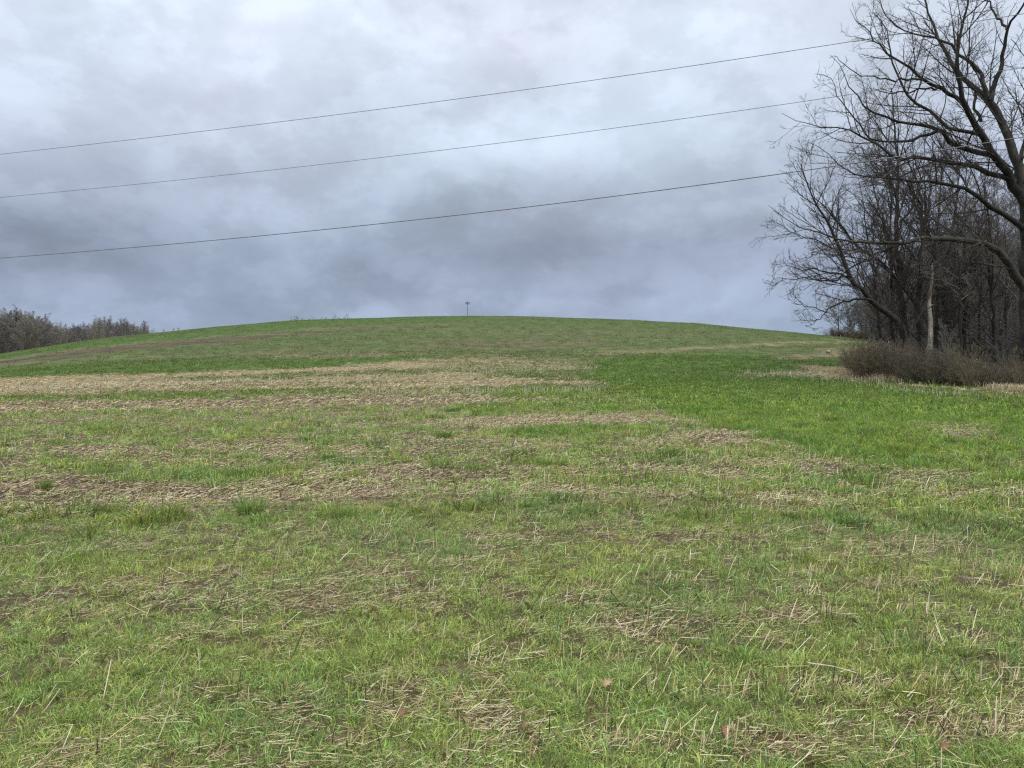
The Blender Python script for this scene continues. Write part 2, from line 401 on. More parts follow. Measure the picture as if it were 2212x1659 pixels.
# ------------------------------------------------------------------ materials
def material(name):
    m = bpy.data.materials.new(name); m.use_nodes = True
    nt = m.node_tree; nt.nodes.clear()
    out = nt.nodes.new('ShaderNodeOutputMaterial'); b = nt.nodes.new('ShaderNodeBsdfPrincipled')
    nt.links.new(b.outputs[0], out.inputs[0])
    return m, nt, b, out
def nz(nt, scale, detail=4, rough=.55, vec=None, dist=0):
    n = nt.nodes.new('ShaderNodeTexNoise'); n.inputs['Scale'].default_value = scale; n.inputs['Detail'].default_value = detail
    n.inputs['Roughness'].default_value = rough; n.inputs['Distortion'].default_value = dist
    if vec is not None: nt.links.new(vec, n.inputs['Vector'])
    return n
def ramp(nt, src, stops):
    n = nt.nodes.new('ShaderNodeValToRGB'); e = n.color_ramp.elements
    e[0].position, e[0].color = stops[0][0], (*stops[0][1], 1); e[1].position, e[1].color = stops[-1][0], (*stops[-1][1], 1)
    for p, c in stops[1:-1]:
        q = e.new(p); q.color = (*c, 1)
    nt.links.new(src, n.inputs[0]); return n
def mixc(nt, fac, a, b, mode='MIX'):
    n = nt.nodes.new('ShaderNodeMix'); n.data_type = 'RGBA'; n.blend_type = mode
    for i, v in ((0, fac), (6, a), (7, b)):
        if isinstance(v, (int, float)): n.inputs[i].default_value = v
        elif isinstance(v, tuple): n.inputs[i].default_value = (*v, 1)
        else: nt.links.new(v, n.inputs[i])
    return n.outputs[2]
def colmat(name, rough=.6, spec=.3, trans=0.0, noise_scale=None, noise_amt=.0):
    m, nt, b, out = material(name)
    at = nt.nodes.new('ShaderNodeAttribute'); at.attribute_name = 'Col'
    c = at.outputs['Color']
    if noise_scale:
        tcn = nt.nodes.new('ShaderNodeTexCoord')
        n = nz(nt, noise_scale, 4, .6, tcn.outputs['Object'])
        r = ramp(nt, n.outputs[0], [(.3, (1-noise_amt,)*3), (.7, (1+noise_amt,)*3)])
        c = mixc(nt, 1.0, c, r.outputs[0], 'MULTIPLY')
    nt.links.new(c, b.inputs['Base Color']); b.inputs['Roughness'].default_value = rough; b.inputs['Specular IOR Level'].default_value = spec
    if trans:
        t = nt.nodes.new('ShaderNodeBsdfTranslucent'); nt.links.new(c, t.inputs[0])
        mx = nt.nodes.new('ShaderNodeMixShader'); mx.inputs[0].default_value = trans
        nt.links.new(b.outputs[0], mx.inputs[1]); nt.links.new(t.outputs[0], mx.inputs[2]); nt.links.new(mx.outputs[0], out.inputs[0])
    return m
M_grass = colmat('grass_blade', .5, .24, .36)
M_straw = colmat('straw', .55, .35, 0)
M_dryg = colmat('dry_grass', .7, .2, .25)

# ground
M_ground, nt, b, out = material('field_ground')
atc = nt.nodes.new('ShaderNodeAttribute'); atc.attribute_name = 'Col'
tcn = nt.nodes.new('ShaderNodeTexCoord')
mpp = nt.nodes.new('ShaderNodeMapping'); mpp.inputs['Scale'].default_value = (.55, 1.0, 1); nt.links.new(tcn.outputs['Object'], mpp.inputs[0])
f1 = nz(nt, 26, 5, .65, mpp.outputs[0]); f2 = nz(nt, 3.2, 6, .62, mpp.outputs[0])
r1 = ramp(nt, f1.outputs[0], [(.28, (.55, .53, .52)), (.5, (1, 1, 1)), (.75, (1.35, 1.33, 1.3))])
r2 = ramp(nt, f2.outputs[0], [(.28, (.70, .72, .70)), (.5, (1, 1, 1)), (.72, (1.28, 1.25, 1.22))])
c = mixc(nt, 1.0, atc.outputs['Color'], r1.outputs[0], 'MULTIPLY'); c = mixc(nt, 1.0, c, r2.outputs[0], 'MULTIPLY')
nt.links.new(c, b.inputs['Base Color']); b.inputs['Roughness'].default_value = .9; b.inputs['Specular IOR Level'].default_value = .15
bp = nt.nodes.new('ShaderNodeBump'); bp.inputs['Strength'].default_value = .6; bp.inputs['Distance'].default_value = .05
nt.links.new(f2.outputs[0], bp.inputs['Height']); nt.links.new(bp.outputs[0], b.inputs['Normal'])

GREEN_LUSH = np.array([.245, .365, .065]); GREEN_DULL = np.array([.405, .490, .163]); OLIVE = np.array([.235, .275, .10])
FAR_LUSH = np.array([.044, .088, .0125]); FAR_OLIVE = np.array([.062, .084, .024])  # far ground greens darkened to include the grass's self-shadowing
STRAW_PALE = np.array([.215, .17, .095]); SOIL = np.array([.052, .034, .021])
def ground_color(x, y):
    G, Sx, U = cover(x, y)
    r = np.hypot(x, y)
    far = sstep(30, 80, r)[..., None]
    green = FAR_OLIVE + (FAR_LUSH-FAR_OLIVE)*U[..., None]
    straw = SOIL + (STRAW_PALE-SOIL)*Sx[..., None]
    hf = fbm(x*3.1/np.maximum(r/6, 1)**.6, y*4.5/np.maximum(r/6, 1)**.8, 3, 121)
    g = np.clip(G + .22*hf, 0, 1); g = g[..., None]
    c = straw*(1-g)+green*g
    # under the modelled blades the soil itself shows
    nearf = (1-sstep(14, 45, r))[..., None]
    soil_near = SOIL*(.8+1.0*Sx[..., None]) + np.array([.004, .012, .0])*g
    c = c*(1-nearf*.9)+soil_near*nearf*.9
    c *= (1+.16*fbm(x/5, y/2, 3, 131))[..., None]
    c *= np.clip(1+(.45*fbm(x/.9, y/1.3, 3, 133)+.25*fbm(x/4, y/.9, 3, 134))*sstep(30, 70, r), .3, 2)[..., None]
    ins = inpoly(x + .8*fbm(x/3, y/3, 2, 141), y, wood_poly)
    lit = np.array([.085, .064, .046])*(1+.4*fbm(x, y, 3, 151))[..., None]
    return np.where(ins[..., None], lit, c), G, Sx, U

# ------------------------------------------------------------------ ground mesh (one sheet to the horizon)
rows = np.concatenate([np.linspace(.3, 2.2, 14)[:-1], np.geomspace(2.2, 300, 820), np.geomspace(310, 6000, 24)])
cols = np.radians(np.concatenate([np.linspace(-44, 44, 760), np.linspace(44, 316, 110)[1:-1]]))
Rg, Pg = np.meshgrid(rows, cols, indexing='ij')
Xg, Yg = Rg*np.sin(Pg), Rg*np.cos(Pg)
Zg = gz(Xg, Yg)
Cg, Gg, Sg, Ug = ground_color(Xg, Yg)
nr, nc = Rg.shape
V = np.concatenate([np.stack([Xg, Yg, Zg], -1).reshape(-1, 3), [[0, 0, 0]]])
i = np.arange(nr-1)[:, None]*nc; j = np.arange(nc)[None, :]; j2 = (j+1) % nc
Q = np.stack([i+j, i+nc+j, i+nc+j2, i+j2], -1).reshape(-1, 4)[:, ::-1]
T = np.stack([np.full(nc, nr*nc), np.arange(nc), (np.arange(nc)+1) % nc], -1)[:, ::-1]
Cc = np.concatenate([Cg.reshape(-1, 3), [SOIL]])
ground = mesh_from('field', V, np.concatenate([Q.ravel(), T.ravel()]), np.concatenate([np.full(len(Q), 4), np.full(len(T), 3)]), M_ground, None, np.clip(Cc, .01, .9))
tag(ground, 'sloping harvested field of young grass and straw rising to a rounded crest', 'field', kind='structure')

# ------------------------------------------------------------------ grass blades
def sample_sector(n, r0, r1, power, half=math.radians(40)):
    """n points, areal density ~ r^-power"""
    u = rng.random(n); e = 2-power
    r = (r0**e + u*(r1**e-r0**e))**(1/e) if abs(e) > 1e-6 else r0*(r1/r0)**u
    p = (rng.random(n)*2-1)*half
    return r*np.sin(p), r*np.cos(p), r
def blades(x, y, r, h, w, lean, col, name, mat, zoff=0.0, seg=2, la=None):
    n = len(x); z = gz(x, y) + zoff
    a = rng.random(n)*2*np.pi; fx, fy = np.cos(a), np.sin(a)      # width direction
    la = rng.random(n)*2*np.pi if la is None else la; lx, ly = np.cos(la)*lean, np.sin(la)*lean
    B = np.stack([x, y, z-.01], -1)
    wd = np.stack([fx*w/2, fy*w/2, 0*w], -1)
    up1 = np.stack([lx*h*.28, ly*h*.28, h*.55], -1); up2 = np.stack([lx*h, ly*h, h*(1-.35*np.clip(lean, 0, 1.6))], -1)
    V = np.stack([B-wd*.6, B+wd*.6, B+up1-wd, B+up1+wd, B+up2], 1)
    o = np.arange(n)[:, None]*5
    F = np.concatenate([o+0, o+1, o+3, o+2, o+2, o+3, o+4], 1).ravel()
    npf = np.tile([4, 3], n)
    C = np.repeat(col, 5, axis=0).reshape(n, 5, 3)
    C[:, 4] *= 1.12
    return V.reshape(-1, 3), F, npf, C.reshape(-1, 3)
def rnd(n, a, b): return a+(b-a)*rng.random(n)
def blade_colour(x, y, r, U):
    n = len(x)
    far = sstep(20, 45, r)[:, None]
    gd = GREEN_DULL*(1-far)+OLIVE*far
    c = gd+(GREEN_LUSH-gd)*U[:, None]
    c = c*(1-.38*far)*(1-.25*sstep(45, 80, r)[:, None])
    hue = fbm(x/1.5, y/1.5, 2, 171)[:, None]
    return c*(1+.25*hue*np.array([1, .5, .2]))
def blade_vary(c):
    n = len(c); c = c*rnd(n, .40, 1.45)[:, None]; k = rng.random(n)
    c = np.where((k < .10)[:, None], c*np.array([1.35, 1.12, .85]), c)        # yellowing
    c = np.where((k > .92)[:, None], c*np.array([.78, .95, 1.35]), c)         # blue green
    return np.where(((k > .5) & (k < .53))[:, None], np.array([.34, .26, .16]), c)
def grass_batch(n, r0, r1, power, hr, wr, leanr):
    x, y, r = sample_sector(n, r0, r1, power)
    G, Sx, U = cover(x, y)
    cl_ = fbm(x*3.5/np.maximum(r/7, 1)**.7, y*3.5/np.maximum(r/7, 1)**.7, 2, 161)
    keep = rng.random(n) < np.clip((G-.15)*1.25 + cl_*.9, 0.02, 1)
    keep &= ~inpoly(x, y, wood_poly)
    x, y, r, G, U, cl_ = x[keep], y[keep], r[keep], G[keep], U[keep], cl_[keep]
    n = len(x)
    h = rnd(n, *hr)*(.75+.5*np.clip(cl_, -.5, 1)+.35*U); w = rnd(n, *wr); lean = rnd(n, *leanr)
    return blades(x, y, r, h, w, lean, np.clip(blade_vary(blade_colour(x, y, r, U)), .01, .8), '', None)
def clump_batch(nc, per, r0, r1, power, hr, wr, spread, leanr, dark=1.0):
    x, y, r = sample_sector(nc, r0, r1, power)
    G, Sx, U = cover(x, y)
    keep = (rng.random(nc) < np.clip((G-.10)*1.15, 0.015, 1)) & ~inpoly(x, y, wood_poly)
    x, y, r, G, U = x[keep], y[keep], r[keep], G[keep], U[keep]; m = len(x)
    size = np.exp(rng.normal(0, .35, m))*(.8+.35*U); c = blade_colour(x, y, r, U)
    if dark < 1: c = (c+blade_colour(x, y, r, np.ones(m)))/2*dark
    c = c*rnd(m, .62, 1.30)[:, None]*(1+rng.normal(0, .07, (m, 3)))
    i = np.repeat(np.arange(m), per); n = len(i)
    a = rng.random(n)*2*np.pi; q = rng.random(n)**.7
    sp_ = spread*size[i]*q
    bx_, by_ = x[i]+np.cos(a)*sp_, y[i]+np.sin(a)*sp_
    lean = leanr[0]+(leanr[1]-leanr[0])*q*rnd(n, .5, 1.2)
    h = rnd(n, *hr)*size[i]; w = rnd(n, *wr)
    return blades(bx_, by_, r[i], h, w, lean, np.clip(blade_vary(c[i]), .01, .8), '', None, la=a+rng.normal(0, .5, n))
BL = [
    grass_batch(260000, 2.3, 9, 1.2, (.02, .058), (.0022, .0042), (.2, 1.1)),
    grass_batch(190000, 2.3, 9, 1.2, (.010, .03), (.005, .010), (.9, 1.7)),        # low broad leaves
    clump_batch(19000, 18, 2.3, 9, 1.2, (.028, .07), (.0022, .0042), .024, (.15, 1.1)),
    grass_batch(170000, 8.5, 24, 1.3, (.025, .06), (.005, .010), (.2, 1.0)),
    grass_batch(140000, 8.5, 24, 1.3, (.02, .045), (.010, .020), (.7, 1.5)),
    clump_batch(27000, 13, 8.5, 24, 1.3, (.045, .11), (.005, .010), .055, (.15, 1.0)),
    clump_batch(2600, 55, 7.5, 34, 1.25, (.07, .15), (.006, .012), .13, (.15, 1.0), .72),
    clump_batch(500, 45, 2.6, 8, 1.2, (.05, .10), (.0026, .0046), .06, (.15, 1.0), .75),
    grass_batch(130000, 23, 64, 1.6, (.05, .10), (.018, .034), (.15, .9)),
    clump_batch(22000, 10, 23, 64, 1.6, (.06, .14), (.016, .032), .14, (.15, .9)),
    grass_batch(150000, 60, 150, 1.6, (.05, .11), (.035, .07), (.15, .9)),
]
def join(bl, name, mat):
    V = np.concatenate([q[0] for q in bl]); C = np.concatenate([q[3] for q in bl])
    off = np.cumsum([0]+[len(q[0]) for q in bl[:-1]])
    F = np.concatenate([q[1]+o for q, o in zip(bl, off)]); npf = np.concatenate([q[2] for q in bl])
    return mesh_from(name, V, F, npf, mat, None, C, smooth=False)
g = join(BL, 'grass', M_grass)
tag(g, 'young green grass and low weeds growing patchily over the field', 'grass', kind='stuff')

# ------------------------------------------------------------------ straw
STR = np.array([[.56, .46, .24], [.46, .37, .19], [.40, .31, .165], [.70, .62, .42], [.27, .17, .11], [.17, .10, .065]])
def straw_batch(T, n, r0, r1, power, Lr, dia, tiltr, mode):
    x, y, r = sample_sector(n, r0, r1, power)
    G, Sx, U = cover(x, y)
    cl_ = fbm(x*2.2, y*3.0, 3, 181)
    if mode == 'lie': pk = np.clip((.84-G)*1.8+cl_*.6, .05, 1)*(.5+.7*Sx)*(1-.75*sstep(.6, .95, U))
    else:
        row = .5+.5*np.sin((y - x*.10 + .25*fbm(x/4, y/4, 2, 191))*2*np.pi/.42)
        right = sstep(-.3, .5, np.arctan2(x, y))
        pk = row**2*(.38+.62*right)*np.clip(.65+cl_*1.6, .08, 1)*(1-.8*sstep(.6, .95, U))
    keep = (rng.random(n) < pk) & ~inpoly(x, y, wood_poly)
    x, y, r, Sx, G, cl_ = x[keep], y[keep], r[keep], Sx[keep], G[keep], cl_[keep]; n = len(x)
    L = rnd(n, *Lr)*rnd(n, .6, 1.2); t = rnd(n, *tiltr)
    a = np.radians(12)+rng.normal(0, .75, n)+ .8*fbm(x/1.5, y/1.5, 2, 201) if mode == 'lie' else rng.random(n)*2*np.pi
    if mode != 'lie': a = np.where(rng.random(n) < .65, rng.normal(.5, .45, n), a)
    z = gz(x, y)
    lift = rnd(n, .002, .03)+G*rnd(n, 0, .05) if mode == 'lie' else -0.01
    P0 = np.stack([x, y, z+lift], -1)
    d = np.stack([np.cos(a)*np.cos(t), np.sin(a)*np.cos(t), np.sin(t)], -1)
    P2 = P0+d*L[:, None]
    if mode == 'lie':
        P2[:, 2] = np.maximum(P2[:, 2], gz(P2[:, 0], P2[:, 1])+.004)
    Pm = (P0+P2)/2+rng.normal(0, .02, (n, 3))*L[:, None]
    R = rnd(n, *dia)/2
    ci = rng.integers(0, 4 if mode != 'lie' else 6, n)
    c = STR[ci]*rnd(n, .75, 1.15)[:, None]
    if mode == 'lie': c = c*(.72+.45*Sx[:, None])
    else:
        dark = rng.random(n) < .25
        c = np.where(dark[:, None], np.array([.055, .042, .03])*rnd(n, .7, 1.6)[:, None], c*1.12)  # a quarter of the stalks coloured dark to look shadowed
    if mode == 'lie': T.add(np.stack([P0, P2], 1), np.stack([R, R*.85], 1), 3, c)
    else: T.add(np.stack([P0, Pm, P2], 1), np.stack([R, R, R*.85], 1), 4, c)
T = Tubes()
straw_batch(T, 130000, 2.3, 9, 1.3, (.012, .055), (.0016, .0038), (-.1, .40), 'lie')
straw_batch(T, 16000, 2.3, 9, 1.3, (.06, .17), (.0024, .0044), (-.03, .16), 'lie')
straw_batch(T, 150000, 8.5, 26, 1.4, (.025, .11), (.005, .010), (-.05, .35), 'lie')
straw_batch(T, 80000, 25, 64, 1.6, (.07, .22), (.011, .022), (0, .45), 'lie')
tag(T.build('straw_litter', M_straw), 'cut straw lying flat in brown drifts across the field', 'straw', kind='stuff')
T = Tubes()
straw_batch(T, 17000, 2.4, 9, 1.1, (.06, .15), (.0032, .0056), (.65, 1.6), 'up')
straw_batch(T, 3600, 2.6, 10, 1.0, (.12, .24), (.003, .005), (.25, 1.0), 'up')
straw_batch(T, 20000, 8.5, 24, 1.3, (.08, .18), (.0055, .009), (.8, 1.6), 'up')
straw_batch(T, 9000, 23, 60, 1.5, (.10, .2), (.012, .02), (.9, 1.6), 'up')
# rows of pale standing stubble half way up the field and beside the wood
def stub_row(px0, px1, py0, py1, n, hr, dia, jit=.25):
    q = np.linspace(0, 1, 40); pts = np.array([spot(px0+(px1-px0)*t, py0+(py1-py0)*t) for t in q])
    t = np.sort(rng.random(n)); x = np.interp(t, q, pts[:, 0])+rng.normal(0, .05, n); y = np.interp(t, q, pts[:, 1])+rng.normal(0, jit, n)
    h = rnd(n, *hr); z = gz(x, y)
    P0 = np.stack([x, y, z-.01], -1); P2 = P0+np.stack([rng.normal(0, .12, n)*h, rng.normal(0, .12, n)*h, h], -1)
    R = rnd(n, *dia)/2
    T.add(np.stack([P0, (P0+P2)/2, P2], 1), np.stack([R, R, R*.9], 1), 4, np.array([.60, .54, .40])*rnd(n, .75, 1.1)[:, None])
stub_row(800, 900, 853, 853, 40, (.12, .28), (.012, .02)); stub_row(925, 1300, 852, 848, 130, (.12, .30), (.012, .022), .12)
stub_row(500, 900, 826, 812, 120, (.10, .25), (.012, .02), .8); stub_row(0, 600, 846, 820, 260, (.12, .25), (.014, .022), 1.4)
stub_row(1000, 1300, 806, 797, 90, (.12, .28), (.014, .024), .6); stub_row(1720, 1960, 818, 830, 110, (.12, .34), (.012, .022), 2.4)
stub_row(1900, 2212, 842, 868, 170, (.1, .26), (.010, .018), 2.4); stub_row(1600, 1800, 808, 812, 130, (.15, .3), (.016, .026), 1.2)
stub_row(360, 420, 925, 900, 7, (.15, .3), (.007, .010), .8)
tag(T.build('straw_stubble', M_straw), 'pale standing stubble stalks scattered in rows over the field', 'stubble', kind='stuff')
# dry tan grass along the edge of the brush
def dry_patch(px0, px1, py0, py1, n, hr, jx, jy):
    q = np.linspace(0, 1, 40); pts = np.array([spot(px0+(px1-px0)*t, py0+(py1-py0)*t) for t in q])
    t = rng.random(n); x = np.interp(t, q, pts[:, 0])+rng.normal(0, jx, n); y = np.interp(t, q, pts[:, 1])+rng.normal(0, jy, n)
    m = fbm(x/1.2, y/1.2, 2, 211) > -.25; x, y = x[m], y[m]; n = len(x)
    return blades(x, y, np.hypot(x, y), rnd(n, *hr), rnd(n, .012, .03), rnd(n, .2, 1.1), np.array([.56, .46, .30])*rnd(n, .6, 1.15)[:, None], '', None)
dg = join([dry_patch(1778, 1872, 802, 816, 6500, (.12, .42), .4, 1.8), dry_patch(1900, 1955, 820, 824, 1600, (.25, .65), .3, .5), dry_patch(1860, 2260, 815, 848, 15000, (.1, .38), .3, 1.1),
           dry_patch(2150, 2300, 846, 858, 1400, (.2, .5), .3, .6)], 'dry_grass', M_dryg)
tag(dg, 'bleached tan dry grass along the foot of the brush', 'dry grass', kind='stuff')

# ------------------------------------------------------------------ bark materials
def bark(name, c0, c1, c2, lichen=.3, scale=6, rough=.85):
    m, nt, b, out = material(name)
    t = nt.nodes.new('ShaderNodeTexCoord'); mp_ = nt.nodes.new('ShaderNodeMapping'); mp_.inputs['Scale'].default_value = (1, 1, .25)
    nt.links.new(t.outputs['Object'], mp_.inputs[0])
    n = nz(nt, scale, 6, .65, mp_.outputs[0]); n2 = nz(nt, 1.7, 4, .6, t.outputs['Object'])
    r = ramp(nt, n.outputs[0], [(.3, c0), (.68, c1)])
    r2 = ramp(nt, n2.outputs[0], [(.52, (0, 0, 0)), (.68, (lichen,)*3)])
    c = mixc(nt, r2.outputs[0], r.outputs[0], c2)
    oi = nt.nodes.new('ShaderNodeObjectInfo')
    rv = ramp(nt, oi.outputs['Random'], [(0, (.75, .75, .78)), (1, (1.35, 1.3, 1.2))])
    c = mixc(nt, 1.0, c, rv.outputs[0], 'MULTIPLY')
    nt.links.new(c, b.inputs['Base Color']); b.inputs['Roughness'].default_value = rough; b.inputs['Specular IOR Level'].default_value = .2
    bp = nt.nodes.new('ShaderNodeBump'); bp.inputs['Strength'].default_value = .7; bp.inputs['Distance'].default_value = .04
    nt.links.new(n.outputs[0], bp.inputs['Height']); nt.links.new(bp.outputs[0], b.inputs['Normal'])
    return m
M_bark = bark('bark_dark', (.015, .0135, .012), (.058, .052, .045), (.11, .12, .085), .5, 9)
M_bark_mid = bark('bark_grey_brown', (.020, .018, .016), (.055, .049, .044), (.09, .10, .07), .3)
M_twig = bark('twig', (.055, .046, .042), (.105, .088, .080), (.10, .10, .08), .2)
M_twig_dark = bark('dark_twig', (.032, .027, .026), (.07, .06, .057), (.08, .085, .065), .25)
M_twig_wood = bark('wood_twig', (.10, .092, .086), (.18, .166, .155), (.16, .16, .12), .4, 3)
M_twig_far = bark('twig_haze_grey', (.13, .118, .11), (.22, .20, .185), (.20, .20, .14), .6, 2)  # distance haze put into the colour: lightened, greyed twigs
M_shrub = bark('shrub_twig', (.07, .058, .046), (.20, .165, .125), (.20, .19, .10), .7, 3)
M_pale = bark('bare_dead_wood', (.10, .08, .07), (.58, .52, .45), (.20, .12, .10), .95, 5)
m, nt, b, out = material('bud_leaf')
oi = nt.nodes.new('ShaderNodeTexCoord'); n_ = nz(nt, 1.1, 3, .5, oi.outputs['Object'])
r_ = ramp(nt, n_.outputs[0], [(.35, (.10, .075, .045)), (.6, (.13, .135, .055))])
nt.links.new(r_.outputs[0], b.inputs['Base Color']); b.inputs['Roughness'].default_value = .7
M_bud = m

# ------------------------------------------------------------------ tree growth
def spawn(P, R, c, t0, t1, ang, lf, n, up, wob, rr, rmin, rg, absL=None, droop=0.0, round_=False, dens=None):
    """children of every polyline in P: c each"""
    m, npnt = P.shape[:2]
    if m == 0: return np.zeros((0, n, 3)), np.zeros((0, n))
    Lp = np.linalg.norm(np.diff(P, axis=1), axis=2).sum(1)
    t = (np.arange(c)[None, :]+rg.random((m, c)))/c; t = t0+(t1-t0)*t
    idx = t*(npnt-1); i0 = np.minimum(idx.astype(int), npnt-2); f = (idx-i0)[..., None]
    mi = np.arange(m)[:, None]
    A = P[mi, i0]*(1-f)+P[mi, i0+1]*f
    ra = R[mi, i0]*(1-f[..., 0])+R[mi, i0+1]*f[..., 0]
    T = P[mi, i0+1]-P[mi, i0]; T /= np.linalg.norm(T, axis=2, keepdims=True)+1e-9
    q = rg.normal(size=(m, c, 3)); q -= (q*T).sum(2, keepdims=True)*T; q /= np.linalg.norm(q, axis=2, keepdims=True)+1e-9
    q[..., 2] += .25*up*4; q -= (q*T).sum(2, keepdims=True)*T; q /= np.linalg.norm(q, axis=2, keepdims=True)+1e-9
    an = ang[0]+(ang[1]-ang[0])*rg.random((m, c, 1))
    D = T*np.cos(an)+q*np.sin(an)
    L = Lp[:, None]*lf*((.30+.85*np.sin(np.pi*(.12+.80*t))) if round_ else (1.15-.75*t))*(.6+.65*rg.random((m, c)))
    if absL is not None: L = np.clip(L, absL[0], absL[1])
    A = A.reshape(-1, 3); D = D.reshape(-1, 3); L = L.ravel(); ra = ra.ravel()
    if dens is not None:
        kp = rg.random((m, c)) < np.clip(Lp[:, None]*dens/c, 0, 1); kp = kp.ravel()
        A, D, L, ra = A[kp], D[kp], L[kp], ra[kp]
    Q = np.zeros((len(A), n, 3)); Q[:, 0] = A
    d = D.copy(); st = L/(n-1)
    for k in range(1, n):
        d = d + rg.normal(0, wob, d.shape) + np.array([0, 0, up])[None] - np.array([0, 0, droop])*(k/n)
        d /= np.linalg.norm(d, axis=1, keepdims=True)+1e-9
        Q[:, k] = Q[:, k-1]+d*st[:, None]
    r0 = np.maximum(np.minimum(ra*rr, L*.0085+rmin), rmin)
    tt = np.linspace(0, 1, n)[None]
    RR_ = r0[:, None]*(1-.62*tt); RR_ = np.maximum(RR_, rmin*.75)
    return Q, RR_
def resample(pts, n):
    pts = np.asarray(pts, float); s = np.concatenate(([0], np.cumsum(np.linalg.norm(np.diff(pts, axis=0), axis=1))))
    # catmull-like smoothing by dense linear + box filter
    u = np.linspace(0, s[-1], n*6); q = np.stack([np.interp(u, s, pts[:, k]) for k in range(3)], 1)
    w = 3; pad = np.concatenate([np.repeat(q[:1], w, 0), q, np.repeat(q[-1:], w, 0)])
    k = np.ones(2*w+1)/(2*w+1); q2 = np.stack([np.convolve(pad[:, c], k, 'valid') for c in range(3)], 1)
    q2[0] = q[0]; q2[-1] = q[-1]
    return q2[np.linspace(0, len(q2)-1, n).astype(int)]
CS = .28078
def crop(cx, cy): return 1591.0+cx*CS, cy*CS
def traced(cpts, Y, w0, w1, sway, rg, n=18, dY=0.0):
    """cpts in close-up coordinates; sway: how far the limb wanders in depth; w in close-up px"""
    m = len(cpts); yy = Y + dY*np.linspace(0, 1, m)**1.2 + sway*np.sin(np.linspace(0, 1, m)*3.0+rg.random()*6)*np.linspace(0, 1, m)
    P = np.array([unproj(*crop(a, b), q) for (a, b), q in zip(cpts, yy)])
    P = resample(P, n)
    jit = rg.normal(0, .05, P.shape); jit[0] = 0; P = P+jit
    mpp_ = Y/FPX*CS
    R = np.linspace(1, 0, n)**1.25*(w0-w1)+w1
    return P, R*mpp_/2
def crown_from(limbs, levels, rg):
    """limbs: list of (P,R) with equal n; returns list of batches by level"""
    P = np.stack([q[0] for q in limbs]); R = np.stack([q[1] for q in limbs])
    out = []
    for lv in levels:
        P, R = spawn(P, R, rg=rg, **lv); out.append((P, R))
        if lv.get('n') is None: pass
    return out

def build_tree(name, Y, trunk, limbs, levels, seed, mats, label, cat='tree', group=None, base=None, ks=(12, 8), trunk_branches=False, extra_starts=None):
    rg = np.random.default_rng(seed)
    tp, w0, w1, sw = trunk
    TP, TR = traced(tp, Y, w0, w1, sw, rg, 22)
    TR = TR*(1+.5*np.exp(-np.linspace(0, 1, 22)*14))
    gx, gy = TP[0, 0], TP[0, 1]; gzz = float(gz(gx, gy))
    if TP[0, 2] > gzz-.15: TP = np.concatenate([[[gx, gy, gzz-.15]], TP]); TR = np.concatenate([[TR[0]*1.15], TR])
    org = np.array([gx, gy, gzz])
    root = empty(name, tuple(org)); tag(root, label, cat, group)
    t = Tubes(); t.add(TP-org, TR, ks[0]); t.build('trunk', mats[0], root)
    LB = []
    for (pts, a, b_, sw, dY, Y0) in limbs:
        P, R = traced(pts, Y if Y0 is None else Y0, a, b_, sw, rg, 18, dY)
        LB.append((P, R)); t = Tubes(); t.add(P-org, R, ks[1]); t.build('limb', mats[0], root)
    if trunk_branches:
        LB.append((resample(TP, 18), np.interp(np.linspace(0, 1, 18), np.linspace(0, 1, len(TR)), TR)))
    cr_ = Tubes()
    P = np.stack([q[0] for q in LB]); R = np.stack([q[1] for q in LB])
    for i_, lv in enumerate(levels):
        P, R = spawn(P, R, rg=rg, **lv)
        k = (5, 4, 3, 3, 3, 3)[i_]
        cr_.add(P-org, R, k)
    cr_.build('crown', mats[1], root)
    return root
R_ = math.radians
def LV(c, t0, t1, a0, a1, lf, n, up, wob, rr, rmin, absL=None, droop=0): return dict(c=c, t0=t0, t1=t1, ang=(R_(a0), R_(a1)), lf=lf, n=n, up=up, wob=wob, rr=rr, rmin=rmin, absL=absL, droop=droop)
o2 = 1563
